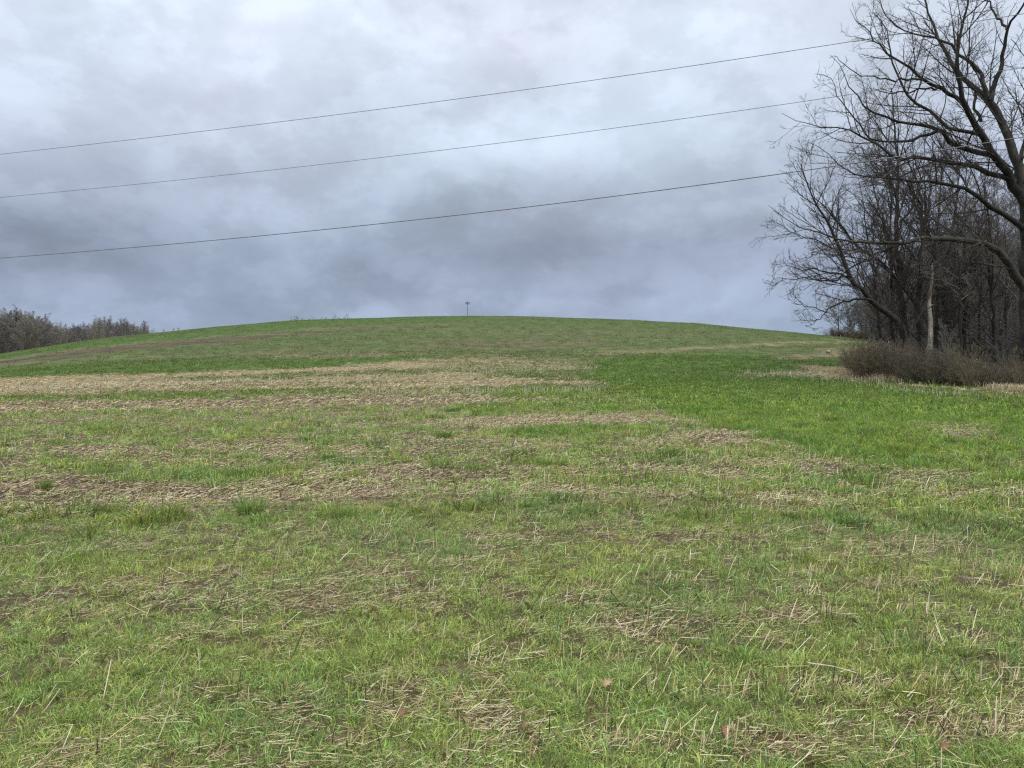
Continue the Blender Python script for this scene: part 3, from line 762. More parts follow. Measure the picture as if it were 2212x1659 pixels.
# ---- the big tree at the right edge
hero_limbs = [
    # A stem
    ([(2215, 1540), (2170, 1300), (2120, 1150), (2060, 1000), (2000, 850), (1950, 770), (1860, 680), (1720, 590), (1640, 480), (1560, 300), (1480, 140), (1440, -60), (1420, -260)], 80, 6, 1.0, 2, None),
    # B
    ([(1955, 775), (1965, 690), (2020, 560), (2055, 400), (2080, 220), (2160, 110), (2230, 10), (2290, -160), (2320, -320)], 42, 6, .8, -1.5, None),
    # B second prong
    ([(2078, 225), (2010, 130), (1950, 40), (1880, -60), (1830, -200)], 22, 5, .5, 1, None),
    # B right
    ([(1950, 770), (1900, 640), (1880, 560), (1780, 470), (1700, 400), (1640, 330), (1560, 290), (1430, 280), (1300, 240), (1190, 180), (1110, 60), (1060, -40)], 36, 4, 1.0, 1, None),
    # C stem
    ([(2195, 1510), (2080, 1340), (1960, 1190), (1900, 1050), (1800, 880), (1740, 790), (1710, 620), (1685, 480), (1710, 300), (1760, 100), (1790, -100), (1800, -300)], 72, 6, .8, -2, None),
    # D
    ([(2140, 1400), (2020, 1350), (1850, 1300), (1700, 1265), (1500, 1228), (1380, 1215), (1250, 1235), (1150, 1160), (1080, 1110), (1000, 1070), (900, 1000), (780, 990), (640, 985), (560, 955), (480, 955), (400, 900), (350, 865)], 46, 3, .8, -1.5, None),
    # E
    ([(1960, 1195), (1860, 1170), (1750, 1155), (1630, 1090), (1540, 985), (1400, 962), (1250, 940), (1150, 905), (1020, 860), (960, 790), (900, 710), (860, 600), (780, 470), (720, 430)], 44, 3, .8, -1, None),
    # F
    ([(1890, 1040), (1750, 1000), (1620, 985), (1540, 910), (1400, 800), (1310, 700), (1250, 600), (1210, 480), (1180, 330), (1140, 200), (1050, 80), (1040, -60)], 32, 3, .8, 1.2, None),
    # G
    ([(1745, 800), (1660, 740), (1560, 670), (1480, 640), (1400, 600), (1310, 500), (1180, 430), (1080, 350), (1010, 220), (930, 160), (880, 70)], 34, 3, .8, 1.5, None),
    # G2 leftwards from G
    ([(1460, 620), (1340, 610), (1200, 615), (1050, 600), (930, 570), (850, 520), (780, 440), (700, 450)], 18, 3, .6, -.8, None),
    ([(1560, 672), (1450, 680), (1320, 710), (1200, 720), (1050, 690), (960, 620)], 18, 3, .6, .8, None),
    # E2
    ([(1560, 1000), (1420, 1060), (1300, 1080), (1180, 1100), (1050, 1075), (950, 960), (870, 860), (780, 750), (720, 640), (700, 560), (600, 560)], 26, 3, .8, 1.3, None),
    # far side
    ([(1880, 930), (1880, 900), (1820, 820), (1830, 720), (1760, 600), (1790, 430), (1820, 300), (1900, 220)], 26, 3, .8, 2.5, None),
    # right going stems outside the frame
    ([(2215, 1420), (2330, 1200), (2420, 900), (2520, 600), (2600, 300), (2700, 0)], 70, 6, 1.0, 1.5, None),
    ([(2170, 1290), (2230, 1040), (2215, 800), (2240, 600), (2215, 420), (2150, 330), (2090, 300)], 34, 4, .8, 2, None),
    ([(2225, 2100), (2330, 1900), (2500, 1750), (2700, 1600), (2900, 1500)], 60, 6, 1.0, 1.5, None),
    # H
    ([(2215, 1760), (2060, 1650), (1950, 1590), (1850, 1520), (1750, 1440), (1620, 1410), (1500, 1395), (1350, 1400), (1200, 1360), (1000, 1372), (850, 1300), (700, 1230), (620, 1110), (520, 1060)], 44, 3, .8, -1, None),
    # K lowest limb
    ([(2228, 2230), (2170, 2120), (2080, 2000), (2010, 1910), (1920, 1875), (1800, 1845), (1600, 1830), (1450, 1820), (1300, 1850), (1180, 1885), (1000, 1863), (800, 1858), (700, 1810), (560, 1770), (430, 1715), (300, 1640), (250, 1590)], 66, 3, .8, -2, None),
    ([(1300, 1855), (1180, 1900), (1080, 1960), (980, 2010), (900, 2060), (780, 2140), (640, 2150), (500, 2130), (420, 2080)], 22, 3, .7, 1.0, None),
    ([(820, 1860), (700, 1900), (600, 1960), (520, 2000), (430, 2010)], 12, 3, .5, .5, None),
]
def LD(dens, *a, **k): return dict(LV(*a, **k), dens=dens)
lv_hero = [LD(1.5, 20, .10, .92, 30, 58, .30, 9, .03, .07, .60, .010, (.9, 4.2)),
           LD(2.6, 10, .12, .98, 30, 58, .45, 7, .03, .08, .60, .008, (.5, 1.9)),
           LD(4.2, 7, .15, 1.0, 30, 55, .50, 5, .05, .09, .7, .0065, (.3, 1.0)),
           LD(4.5, 3, .2, 1.0, 25, 50, .5, 4, .08, .08, .8, .0052, (.15, .4))]
build_tree('bare_tree', 36, ([(2262, 3010), (2240, 2640), (2235, 2300), (2228, 2100), (2228, 1800), (2222, 1600), (2200, 1500)], 118, 80, .2), hero_limbs, lv_hero, 3, (M_bark, M_twig_dark),
           'largest nearest bare tree cut by the right edge, heavy dark limbs arching left')

# ---- mid trees behind the brush
lv_mid = [LD(1.7, 22, .12, .98, 26, 52, .34, 9, .035, .06, .6, .015, (1.0, 4.4)),
          LD(2.7, 10, .12, .98, 28, 55, .45, 7, .03, .07, .6, .011, (.5, 2.1)),
          LD(4.0, 7, .15, 1, 28, 55, .5, 5, .05, .09, .7, .009, (.35, 1.0)),
          LD(4.0, 3, .2, 1, 28, 50, .5, 4, .08, .08, .8, .0078, (.15, .4))]
def c2(*p): return [(a, b+o2) for a, b in p]
build_tree('bare_tree', 46, (c2((1340, 1330), (1325, 1160), (1300, 1060), (1262, 960), (1230, 885), (1150, 840), (1050, 760), (960, 670), (880, 590), (840, 480), (790, 350), (740, 230), (690, 130), (600, 20), (545, -150), (500, -300)), 66, 7, .8),
    [(c2((1045, 750), (960, 737), (860, 745), (760, 790), (680, 830), (600, 800), (500, 790), (430, 770)), 22, 3, 1, -1.5, None),
     (c2((885, 600), (800, 540), (700, 540), (600, 500), (500, 510), (400, 480), (320, 495)), 18, 3, 1, 1.0, None),
     (c2((860, 560), (760, 600), (650, 600), (560, 570), (430, 590), (330, 570), (280, 585)), 14, 3, 1, -1.0, None),
     (c2((800, 370), (700, 330), (600, 280), (480, 260), (380, 200), (300, 140)), 14, 3, 1, 1.5, None),
     (c2((970, 680), (920, 560), (960, 420), (1000, 300), (980, 180)), 14, 3, 1, 2, None),
     (c2((700, 835), (640, 880), (580, 930), (530, 950)), 8, 3, .5, .5, None)],
    lv_mid, 12, (M_bark_mid, M_twig), 'bare tree behind the brush leaning strongly left out over the field', trunk_branches=True)
build_tree('bare_tree', 49, (c2((1310, 1300), (1295, 1140), (1290, 1000), (1270, 800), (1250, 600), (1235, 400), (1230, 200), (1240, 0), (1240, -160), (1235, -360), (1215, -560), (1200, -760), (1190, -880)), 62, 8, .5),
    [(c2((1250, 600), (1160, 490), (1080, 430), (980, 370), (880, 270), (780, 160), (700, 60), (620, -20), (540, -180), (450, -330)), 26, 3, 1.5, -1.5, None),
     (c2((1235, 420), (1170, 250), (1100, 60), (1060, -80), (1000, -260), (900, -420)), 20, 3, 1, 1.5, None),
     (c2((1230, 220), (1330, 60), (1400, -100), (1440, -300), (1450, -500)), 18, 3, 1, 1, None),
     (c2((1240, -20), (1160, -200), (1100, -380), (1080, -560)), 16, 3, 1, -1, None)],
    lv_mid, 13, (M_bark_mid, M_twig), 'tall straight bare tree just right of the left-leaning one, one long limb rising left', trunk_branches=True)
build_tree('bare_tree', 48, (c2((1420, 1310), (1412, 1150), (1405, 1000), (1392, 800), (1412, 600), (1422, 400), (1440, 200), (1420, 0), (1395, -150), (1340, -300), (1290, -430)), 62, 8, .6),
    [(c2((1390, 800), (1330, 700), (1262, 600), (1205, 420), (1180, 250), (1190, 100), (1150, -100), (1120, -260)), 30, 3, 1.2, -1.5, None),
     (c2((1440, 200), (1480, 50), (1500, -150), (1500, -350), (1520, -520)), 26, 3, 1, 1.5, None),
     (c2((1425, 20), (1330, -120), (1230, -210), (1140, -330)), 16, 3, 1, -1, None)],
    lv_mid, 14, (M_bark_mid, M_twig), 'bare tree with a low fork standing immediately left of the pale dead trunk', trunk_branches=True)
build_tree('bare_tree', 51, (c2((1640, 1290), (1620, 1130), (1610, 950), (1600, 750), (1592, 560), (1560, 480), (1520, 380), (1480, 250), (1455, 100), (1440, -60), (1450, -260)), 56, 8, .6),
    [(c2((1592, 560), (1620, 430), (1660, 250), (1685, 0), (1700, -160), (1710, -320), (1740, -480)), 26, 3, 1, 1.5, None),
     (c2((1610, 930), (1700, 800), (1760, 620), (1780, 420), (1800, 250)), 14, 3, 1, 1, None),
     (c2((1600, 1000), (1560, 960), (1500, 1000), (1400, 990), (1340, 1000)), 9, 3, 1, -1, None)],
    lv_mid, 15, (M_bark_mid, M_twig), 'dark bare tree forked in a narrow V right of the pale dead trunk', trunk_branches=True)
build_tree('bare_tree', 46, (c2((2010, 1290), (1990, 1200), (1980, 1000), (1965, 700), (1950, 560), (1960, 300), (1940, 100), (1900, -60), (1880, -250)), 38, 6, .6),
    [(c2((1980, 1020), (2060, 900), (2100, 700), (2110, 500)), 14, 3, 1, 1, None),
     (c2((1960, 640), (1880, 480), (1830, 330), (1850, 160)), 14, 3, 1, -1, None)],
    lv_mid, 16, (M_bark_mid, M_twig), 'slim dark bare tree halfway between the pale dead trunk and the right edge', trunk_branches=True)
for pts_, w_, lab_, sd_ in (
    (c2((1215, 1300), (1200, 1100), (1195, 700), (1185, 350), (1190, 0), (1170, -250), (1150, -480), (1160, -650)), 34, 'slender upright bare tree rising through the crown of the left-leaning one', 21),
    (c2((1540, 1300), (1535, 1100), (1548, 700), (1540, 300), (1560, 0), (1580, -300), (1610, -560)), 36, 'slender upright bare tree close behind the right side of the pale dead trunk', 22),
    (c2((1110, 1300), (1100, 1100), (1085, 800), (1060, 500), (1010, 250), (975, 0), (940, -150)), 26, 'leftmost slim upright bare tree behind the brush', 23),
    (c2((1760, 1300), (1755, 1050), (1770, 600), (1745, 200), (1760, -150), (1790, -450)), 34, 'slim upright bare tree right of the narrow V-forked one', 24)):
    build_tree('bare_tree', 50, (pts_, w_, 5, .5), [([p_ for p_ in pts_[3:]][:1]+[(pts_[3][0]-60, pts_[3][1]-180), (pts_[3][0]-110, pts_[3][1]-420)], w_*.4, 3, .6, 1, None),
        ([p_ for p_ in pts_[2:]][:1]+[(pts_[2][0]+70, pts_[2][1]-200), (pts_[2][0]+120, pts_[2][1]-430)], w_*.4, 3, .6, -1, None)], lv_mid, sd_, (M_bark_mid, M_twig), lab_, trunk_branches=True)
# pale dead trunk
rg = np.random.default_rng(9)
P, R = traced(c2((1466, 1330), (1473, 1250), (1484, 1000), (1491, 800), (1494, 700), (1502, 600), (1507, 520), (1502, 440), (1503, 405)), 47, 52, 15, .1, rg, 26)
P = resample(P[::3], 26); R = R*(1+.10*rg.normal(size=len(R))); R[-1] *= .4; R[-2] *= .75
org = np.array([P[0, 0], P[0, 1], float(gz(P[0, 0], P[0, 1]))]); P[0, 2] = org[2]-.1
root = empty('dead_tree', tuple(org)); tag(root, 'pale barkless dead trunk broken off at the top, standing behind the brush', 'tree')
t = Tubes(); t.add(P-org, R, 9); t.build('trunk', M_pale, root)
for (tt, dx, dz, L) in ((15, 1, .7, .35), (21, -.8, .6, .4)):
    q0 = P[tt]-org; d = np.array([dx, -.2, dz]); d /= np.linalg.norm(d)
    t = Tubes(); pts = np.stack([q0+d*L*s+np.array([0, 0, .06*math.sin(s*5)]) for s in np.linspace(0, 1, 5)]); t.add(pts, np.linspace(.07, .02, 5), 5); t.build('branch_stub', M_pale, root)

# ---- forest variants
def proc_tree(name, H, spread, seed, mats, levels, t0=.3, rad=.16, lean=.06, nl=16, rscale=1.0, buds=0):
    rg = np.random.default_rng(seed)
    n = 16; z = np.linspace(-.2, H, n); wx = np.cumsum(rg.normal(0, lean, n))*H/12; wy = np.cumsum(rg.normal(0, lean, n))*H/12
    wx -= wx[0]; wy -= wy[0]
    TP = np.stack([wx, wy, z], 1); TR = rad*(1-np.linspace(0, 1, n)**.85*.92)
    root = empty(name)
    t = Tubes(); t.add(TP, TR, 7); tk = t.build('trunk', mats[0], root)
    P, R = TP[None], TR[None]; P = np.stack([resample(TP, 16)]); R = TR[None]
    cr_ = Tubes()
    first = dict(LV(nl, t0, .97, 30, 62, spread/H, 9, .06, .08, .6, .03*rscale), round_=True)
    for i_, lv in enumerate([first]+levels):
        P, R = spawn(P, R, rg=rg, **lv); cr_.add(P, R, (5, 4, 3, 3, 3)[i_])
    if buds:
        q = P.reshape(-1, 3); q = q[rg.integers(0, len(q), buds)]+rg.normal(0, .15, (buds, 3))
        u = rg.normal(size=(buds, 3)); u /= np.linalg.norm(u, axis=1, keepdims=True); v = np.cross(u, rg.normal(size=(buds, 3))); v /= np.linalg.norm(v, axis=1, keepdims=True)
        s = rg.uniform(.04, .09, (buds, 1))*rscale
        VV = np.stack([q-u*s, q+v*s*.6, q+u*s, q-v*s*.6], 1).reshape(-1, 3)
        cr_.V.append(VV); cr_.F.append(np.arange(len(VV)).reshape(-1, 4)+cr_.nv); cr_.nv += len(VV)
    cr_.build('crown', mats[1], root)
    return root
def copy_tree(o):
    c = o.copy(); COL.objects.link(c)
    for ch in o.children:
        d = ch.copy(); COL.objects.link(d); d.parent = c
    return c
lv_f = [LV(8, .12, .98, 25, 60, .45, 6, .05, .09, .6, .018, (.6, 3)), LV(7, .12, 1, 25, 60, .5, 4, .06, .11, .7, .014, (.4, 1.5)), LV(4, .15, 1, 25, 60, .55, 3, .08, .12, .8, .012, (.2, .8))]
mw = (M_bark_mid, M_twig_wood)
protos = [proc_tree('bare_tree', 17, 6.5, 31, mw, lv_f), proc_tree('bare_tree', 19, 6.0, 32, mw, lv_f, .35, .2), proc_tree('bare_tree', 15, 6.0, 33, mw, lv_f, .16, .13),
          proc_tree('bare_tree', 18, 6.5, 34, mw, lv_f, .3, .18, .1), proc_tree('bare_tree', 12, 5, 35, mw, lv_f, .08, .09, .1)]
lv_e = [LV(8, .12, .98, 25, 55, .45, 6, .05, .09, .6, .036, (.6, 3)), LV(7, .12, 1, 25, 58, .5, 4, .06, .11, .7, .028, (.4, 1.5)), LV(4, .15, 1, 25, 58, .55, 3, .08, .12, .8, .022, (.2, .8))]
protos += [proc_tree('bare_tree', 13, 7.5, 36, mw, lv_e, .2, .17, .06, 18), proc_tree('bare_tree', 16, 6.5, 37, mw, lv_e, .22, .2, .08, 18)]
def height(o): return max(v.co.z for ch in o.children for v in ch.data.vertices)
PHT = [height(o) for o in protos]
used = set()
def place(kind, x, y, rz, sc, label, group, name=None):
    o = protos[kind]
    if kind in used: o = copy_tree(o)
    used.add(kind)
    o.location = (x, y, float(gz(x, y))); o.rotation_euler = (0, 0, rz); o.scale = (sc, sc, sc*(1.0 if name == 'exact' else random.uniform(.92, 1.1)))
    tag(o, label, 'tree', group); return o
def px_at(px, Y): return (px-CX)/FPX*Y
cells = []
rF = random.Random(4)
# rows of the wood, front to back
def depth_min(px):   # the wood begins behind the brush; its left face retreats uphill
    return 0
for (Y, pxa, pxb, step, hs) in ((50, 2080, 2420, 46, .80), (62, 1990, 2380, 36, .82), (72, 1950, 2360, 36, .80), (84, 1925, 2340, 34, .80), (98, 1905, 2330, 32, .84), (114, 1885, 2300, 30, .80), (134, 1870, 2290, 28, .85)):
    px = pxa
    while px < pxb:
        p = px+rF.uniform(-12, 12); y = Y+rF.uniform(-5, 5)
        sc = hs*rF.uniform(.85, 1.12)
        sc *= float(np.interp(p, [1880, 1960, 2080, 2300], [.55, .66, .80, .92]))
        place(rF.randrange(4) if y < 88 else rF.choice((5, 6, 1)), px_at(p, y), y, rF.uniform(0, 6.28), sc, 'one of the dark bare trees crowded together inside the wood on the right', 'bare trees crowded inside the wood')
        px += step
for k in range(46):
    y = rF.uniform(56, 120); p = rF.uniform(1935 if y < 90 else 1880, 2300)
    place(4, px_at(p, y), y, rF.uniform(0, 6.28), rF.uniform(.35, .75), 'one of the small bare saplings filling the wood between its trunks', 'bare saplings inside the wood')
# wood edge running up the hill to the lone tree on the skyline
for (px, py_, top, dist, kind) in ((1812, 727, 628, None, 5), (1846, 728, 640, 126, 6), (1872, 732, 610, 118, 5), (1898, 735, 590, 108, 6), (1925, 738, 575, 100, 5), (1832, 730, 665, 121, 5), (1862, 735, 640, 113, 6), (1858, 735, 655, 130, 6),
        (1888, 735, 625, 122, 5), (1910, 735, 605, 116, 6), (1884, 735, 650, 104, 5), (1945, 735, 560, 95, 6), (1915, 735, 620, 96, 5), (1840, 735, 672, 116, 6), (1940, 735, 575, 112, 5)):
    if dist is None:
        r, p = hit(px, py_); dist = r*math.cos(p)
    x = px_at(px, dist); z = float(gz(x, dist)); H = PHT[kind]
    want = (EYE+(860-top)/FPX*dist)-z
    lab = 'small rounded bare tree alone on the skyline at the upper left corner of the wood' if px == 1812 else 'one of the bare trees lining the uphill edge of the wood behind the skyline tree'
    o = place(kind, x, dist, rF.uniform(0, 6), want/H, lab, None if px == 1812 else 'bare trees lining the uphill edge of the wood', 'exact')
    if px == 1812:
        w_ = 1.35; o.scale = (o.scale[0]*w_, o.scale[1]*w_, o.scale[2])

# ---- distant trees left, beyond the crest
lv_far = [LV(9, .1, .98, 30, 65, .42, 5, .03, .09, .6, .03, (.8, 2.8)), LV(8, .1, 1, 30, 65, .5, 4, .03, .10, .7, .021, (.5, 1.4)), LV(4, .15, 1, 30, 65, .5, 3, .03, .10, .8, .017, (.3, .8))]
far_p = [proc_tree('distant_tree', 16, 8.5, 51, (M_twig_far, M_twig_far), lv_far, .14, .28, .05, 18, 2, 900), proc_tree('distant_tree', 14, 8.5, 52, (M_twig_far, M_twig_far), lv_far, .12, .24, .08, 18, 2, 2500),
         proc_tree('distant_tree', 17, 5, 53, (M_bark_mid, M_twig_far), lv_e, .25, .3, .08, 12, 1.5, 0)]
FHT = [height(o) for o in far_p]
usedf = set()
def place_far(kind, px, Y, top, label, group, wide=1.0):
    o = far_p[kind]
    if kind in usedf: o = copy_tree(o)
    usedf.add(kind)
    x = px_at(px, Y); z = float(gz(x, Y)); H = FHT[kind]
    s = max(.2, (EYE+(860-top)/FPX*Y-z)/H)
    o.location = (x, Y, z); o.rotation_euler = (0, 0, rF.uniform(0, 6.28)); o.scale = (s*wide, s*wide, s)
    tag(o, label, 'tree', group)
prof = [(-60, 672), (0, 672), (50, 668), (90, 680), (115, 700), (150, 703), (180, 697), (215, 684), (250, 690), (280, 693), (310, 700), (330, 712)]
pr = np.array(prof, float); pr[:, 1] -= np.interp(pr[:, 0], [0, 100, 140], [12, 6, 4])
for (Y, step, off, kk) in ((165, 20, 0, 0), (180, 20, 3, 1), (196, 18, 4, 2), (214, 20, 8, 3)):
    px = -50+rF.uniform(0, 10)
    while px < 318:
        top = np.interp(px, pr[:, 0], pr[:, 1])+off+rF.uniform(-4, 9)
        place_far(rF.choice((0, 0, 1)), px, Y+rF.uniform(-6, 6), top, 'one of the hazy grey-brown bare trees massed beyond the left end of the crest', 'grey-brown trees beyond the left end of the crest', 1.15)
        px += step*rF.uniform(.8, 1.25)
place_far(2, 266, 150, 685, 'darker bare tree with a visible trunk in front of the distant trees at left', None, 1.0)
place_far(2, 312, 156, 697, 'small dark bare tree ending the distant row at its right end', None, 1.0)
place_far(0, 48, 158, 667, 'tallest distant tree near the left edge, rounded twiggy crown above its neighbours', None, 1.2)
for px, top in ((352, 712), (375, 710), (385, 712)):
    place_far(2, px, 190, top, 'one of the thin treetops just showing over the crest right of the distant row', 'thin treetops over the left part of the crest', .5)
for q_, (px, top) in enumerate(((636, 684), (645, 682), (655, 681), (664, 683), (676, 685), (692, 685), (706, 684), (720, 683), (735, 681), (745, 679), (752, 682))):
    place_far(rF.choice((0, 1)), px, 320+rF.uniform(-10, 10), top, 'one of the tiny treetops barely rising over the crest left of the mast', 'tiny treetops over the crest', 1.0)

# ------------------------------------------------------------------ brush along the foot of the wood
def shrub_proto(seed, H, spread, stems):
    rg = np.random.default_rng(seed)
    root = empty('shrub')
    n = 8; P = np.zeros((stems, n, 3)); a = rg.random(stems)*6.283; q = rg.random(stems)**.7
    P[:, 0, 0] = np.cos(a)*q*spread*.35; P[:, 0, 1] = np.sin(a)*q*spread*.35; P[:, 0, 2] = -.05
    tl = q*rg.uniform(.2, 1.0, stems); d = np.stack([np.cos(a)*np.sin(tl), np.sin(a)*np.sin(tl), np.cos(tl)], 1); L = H*rg.uniform(.4, 1.2, stems)
    for k in range(1, n):
        d = d+rg.normal(0, .10, d.shape)+np.array([0, 0, -.05*k/n]); d /= np.linalg.norm(d, axis=1, keepdims=True)
        P[:, k] = P[:, k-1]+d*(L/(n-1))[:, None]
    R = .016*(1-.6*np.linspace(0, 1, n))[None]+0*L[:, None]
    st = Tubes(); st.add(P, R, 4); st.build('stems', M_shrub, root)
    cr_ = Tubes()
    P1, R1 = spawn(P, R, 9, .1, .98, (R_(20), R_(55)), .36, 5, .05, .12, .7, .0085, rg, (.3, 1.2)); cr_.add(P1, R1, 3)
    P2, R2 = spawn(P1, R1, 6, .1, 1, (R_(25), R_(60)), .5, 4, .05, .14, .8, .0075, rg, (.12, .6)); cr_.add(P2, R2, 3)
    nb = 1500; qd = P2.reshape(-1, 3); qd = qd[rg.integers(0, len(qd), nb)]+rg.normal(0, .02, (nb, 3))
    cr_.build('twigs', M_shrub, root)
    u = rg.normal(size=(nb, 3)); u /= np.linalg.norm(u, axis=1, keepdims=True); v = np.cross(u, rg.normal(size=(nb, 3))); v /= np.linalg.norm(v, axis=1, keepdims=True)
    s = rg.uniform(.010, .028, (nb, 1))
    VV = np.stack([qd-u*s, qd+v*s*.7, qd+u*s, qd-v*s*.7], 1).reshape(-1, 3)
    mesh_from('leaves', VV, np.arange(len(VV)), np.full(nb, 4), M_bud, root, None, False)
    return root
sp = [shrub_proto(71, 2.9, 2.2, 60), shrub_proto(72, 2.3, 2.6, 70), shrub_proto(73, 3.0, 1.8, 50)]
us = set()
def place_shrub(kind, x, y, sc, scz, label, group, mat=None):
    o = sp[kind]
    if kind in us: o = copy_tree(o)
    us.add(kind)
    o.location = (x, y, float(gz(x, y))); o.rotation_euler = (rF.uniform(-.14, .14), rF.uniform(-.14, .14), rF.uniform(0, 6.28)); o.scale = (sc*rF.uniform(.85, 1.15), sc, scz)
    if mat:
        for ch in o.children:
            ch.material_slots[0].link = 'OBJECT'; ch.material_slots[0].material = mat
    tag(o, label, 'shrub', group)
edge = np.array([spot(px, py)[:2] for px, py in ((2330, 858), (2212, 848), (2100, 840), (2000, 832), (1930, 825), (1895, 821))])
es = np.concatenate(([0], np.cumsum(np.linalg.norm(np.diff(edge, axis=0), axis=1))))
s_ = 0; kk = 0; front = []
SEC = 'one of the olive-brown shrubs in the rows behind the front of the brush'; SECG = 'shrubs behind the front row of the brush'
while s_ < es[-1]:
    x = np.interp(s_, es, edge[:, 0]); y = np.interp(s_, es, edge[:, 1])
    Y_ = y+1.6
    H_ = np.interp(math.atan2(x, y), [R_(27), R_(30), R_(35)], [.64, .50, .40])*rF.uniform(.68, 1.38)
    front.append((kk % 3, x+.45, y+1.1, H_*.95, H_))
    place_shrub((kk+1) % 3, x+1.0+rF.uniform(-.3, .3), y+2.6, H_*1.0, H_*1.1, SEC, SECG)
    place_shrub((kk+2) % 3, x+1.5+rF.uniform(-.3, .3), y+4.4, H_*1.05, H_*1.15, SEC, SECG)
    place_shrub(kk % 3, x+2.2, y+7, H_*1.2, H_*1.25, SEC, SECG)
    s_ += 1.25; kk += 1
ORD = ['first', 'second', 'third', 'fourth', 'fifth', 'sixth', 'seventh', 'eighth', 'ninth', 'tenth', 'eleventh', 'twelfth', 'thirteenth', 'fourteenth', 'fifteenth', 'sixteenth', 'seventeenth', 'eighteenth']
front = front[::-1]
for q_, f_ in enumerate(front):
    place_shrub(*f_, 'tangled brown front-row shrub, %s after the big one at the left end of the brush' % ORD[min(q_, 17)], 'brown shrubs in front of the wood')
for q_, f_ in enumerate(front[1::2]):
    place(4, f_[1]+rF.uniform(-.4, .6), f_[2]+.6, rF.uniform(0, 6.28), rF.uniform(.13, .24), 'thin bare sapling poking out of the brush, %s from the left end' % ORD[min(q_, 17)], 'saplings poking out of the brush')
# tall undergrowth filling the wood
for k in range(44):
    Yw = rF.uniform(60, 130); p_ = rF.uniform(1945 if Yw < 95 else 1870, 2290)
    place_shrub(k % 3, px_at(p_, Yw), Yw, rF.uniform(1.2, 1.8), rF.uniform(1.2, 2.2), 'one of the grey-brown thickets filling the floor of the wood', 'thickets inside the wood', M_twig_wood)
# left end of the brush, fanning out over the field
for (px, Y, sc, scz) in ((1872, None, 1.15, 1.35),):
    x, y, z = spot(1885, 819); place_shrub(1, x+.35, y+1.6, .86, .98, 'largest brown shrub at the left end of the brush, fanning out over the field', None)
    place_shrub(2, x+1.1, y+4.0, .8, .70, SEC, SECG)
# low dark scrub under the skyline tree
r, p = hit(1812, 728); yb = r*math.cos(p)
for px, dy in ((1803, 1), (1822, 2), (1842, 0), (1860, -4)):
    x = px_at(px, yb+dy); place_shrub(1, x, yb+dy, 1.0, .62, 'one of the low dark shrubs under the skyline tree at the corner of the wood', 'low shrubs under the skyline tree')

# ------------------------------------------------------------------ overhead lines
m, nt, b, out = material('weathered_wire'); t_ = nt.nodes.new('ShaderNodeTexCoord'); n_ = nz(nt, 4, 3, .5, t_.outputs['Object'])
r_ = ramp(nt, n_.outputs[0], [(.3, (.10, .10, .11)), (.7, (.18, .18, .19))]); nt.links.new(r_.outputs[0], b.inputs['Base Color']); b.inputs['Roughness'].default_value = .5; b.inputs['Metallic'].default_value = .2
M_wire = m
m2, nt, b, out = material('insulated_wire'); t_ = nt.nodes.new('ShaderNodeTexCoord'); n_ = nz(nt, 4, 3, .5, t_.outputs['Object'])
r_ = ramp(nt, n_.outputs[0], [(.3, (.11, .105, .11)), (.7, (.18, .175, .18))]); nt.links.new(r_.outputs[0], b.inputs['Base Color']); b.inputs['Roughness'].default_value = .45
def wire(pts, rad, label, mat):
    pts = np.array(pts, float); co = np.polyfit(pts[:, 0], pts[:, 1], 2)
    px = np.linspace(-700, 3000, 90); py = np.polyval(co, px)
    P = []
    for a, b_ in zip(px, py):
        u = (a-CX)/FPX; Yw = 25.2/(1+.0*u)-8.3*u/1.0
        Yw = 1/( (1/31.0)*(0.5-u/1.385) + (1/19.5)*(0.5+u/1.385) )
        P.append(unproj(a, b_, Yw))
    P = np.array(P); mid = P[len(P)//2].copy()
    t = Tubes(); t.add(P-mid, np.full(len(P), rad), 6)
    o = t.build('overhead_wire', mat); o.location = tuple(mid); tag(o, label, 'wire')
wire([(0, 333), (600, 264), (1100, 199), (1500, 143), (1840, 86), (2212, 31)], .0085, 'thin grey overhead wire, topmost of the three crossing the sky', M_wire)
wire([(0, 427), (600, 364), (1106, 307), (1500, 255), (1765, 212), (2212, 146)], .0075, 'thin grey overhead wire, middle one of the three crossing the sky', M_wire)
wire([(0, 556), (600, 508), (1106, 454), (1500, 399), (1700, 370), (2212, 298)], .0135, 'thickest overhead cable, lowest of the three, pale where it passes the tree', m2)

# ------------------------------------------------------------------ mast beyond the crest
m, nt, b, out = material('galvanised_steel'); t_ = nt.nodes.new('ShaderNodeTexCoord'); n_ = nz(nt, 1, 3, .5, t_.outputs['Object'])
r_ = ramp(nt, n_.outputs[0], [(.3, (.13, .14, .16)), (.7, (.20, .21, .23))]); nt.links.new(r_.outputs[0], b.inputs['Base Color']); b.inputs['Roughness'].default_value = .5; b.inputs['Metallic'].default_value = .4
M_steel = m
YT = 300; xt = px_at(1010, YT); zt = float(gz(xt, YT)); top = EYE+(860-651)/FPX*YT
mast = empty('communication_mast', (xt, YT, zt)); tag(mast, 'slim grey communication mast with antennas standing beyond the crest', 'mast')
Hm = top-zt
t = Tubes(); zz = np.linspace(-.5, Hm, 12); t.add(np.stack([0*zz, 0*zz, zz], 1), np.linspace(.16, .10, 12), 12); t.build('pole', M_steel, mast)
t = Tubes()
ang = np.linspace(0, 2*np.pi, 4)[:-1]+.3; RA = .62
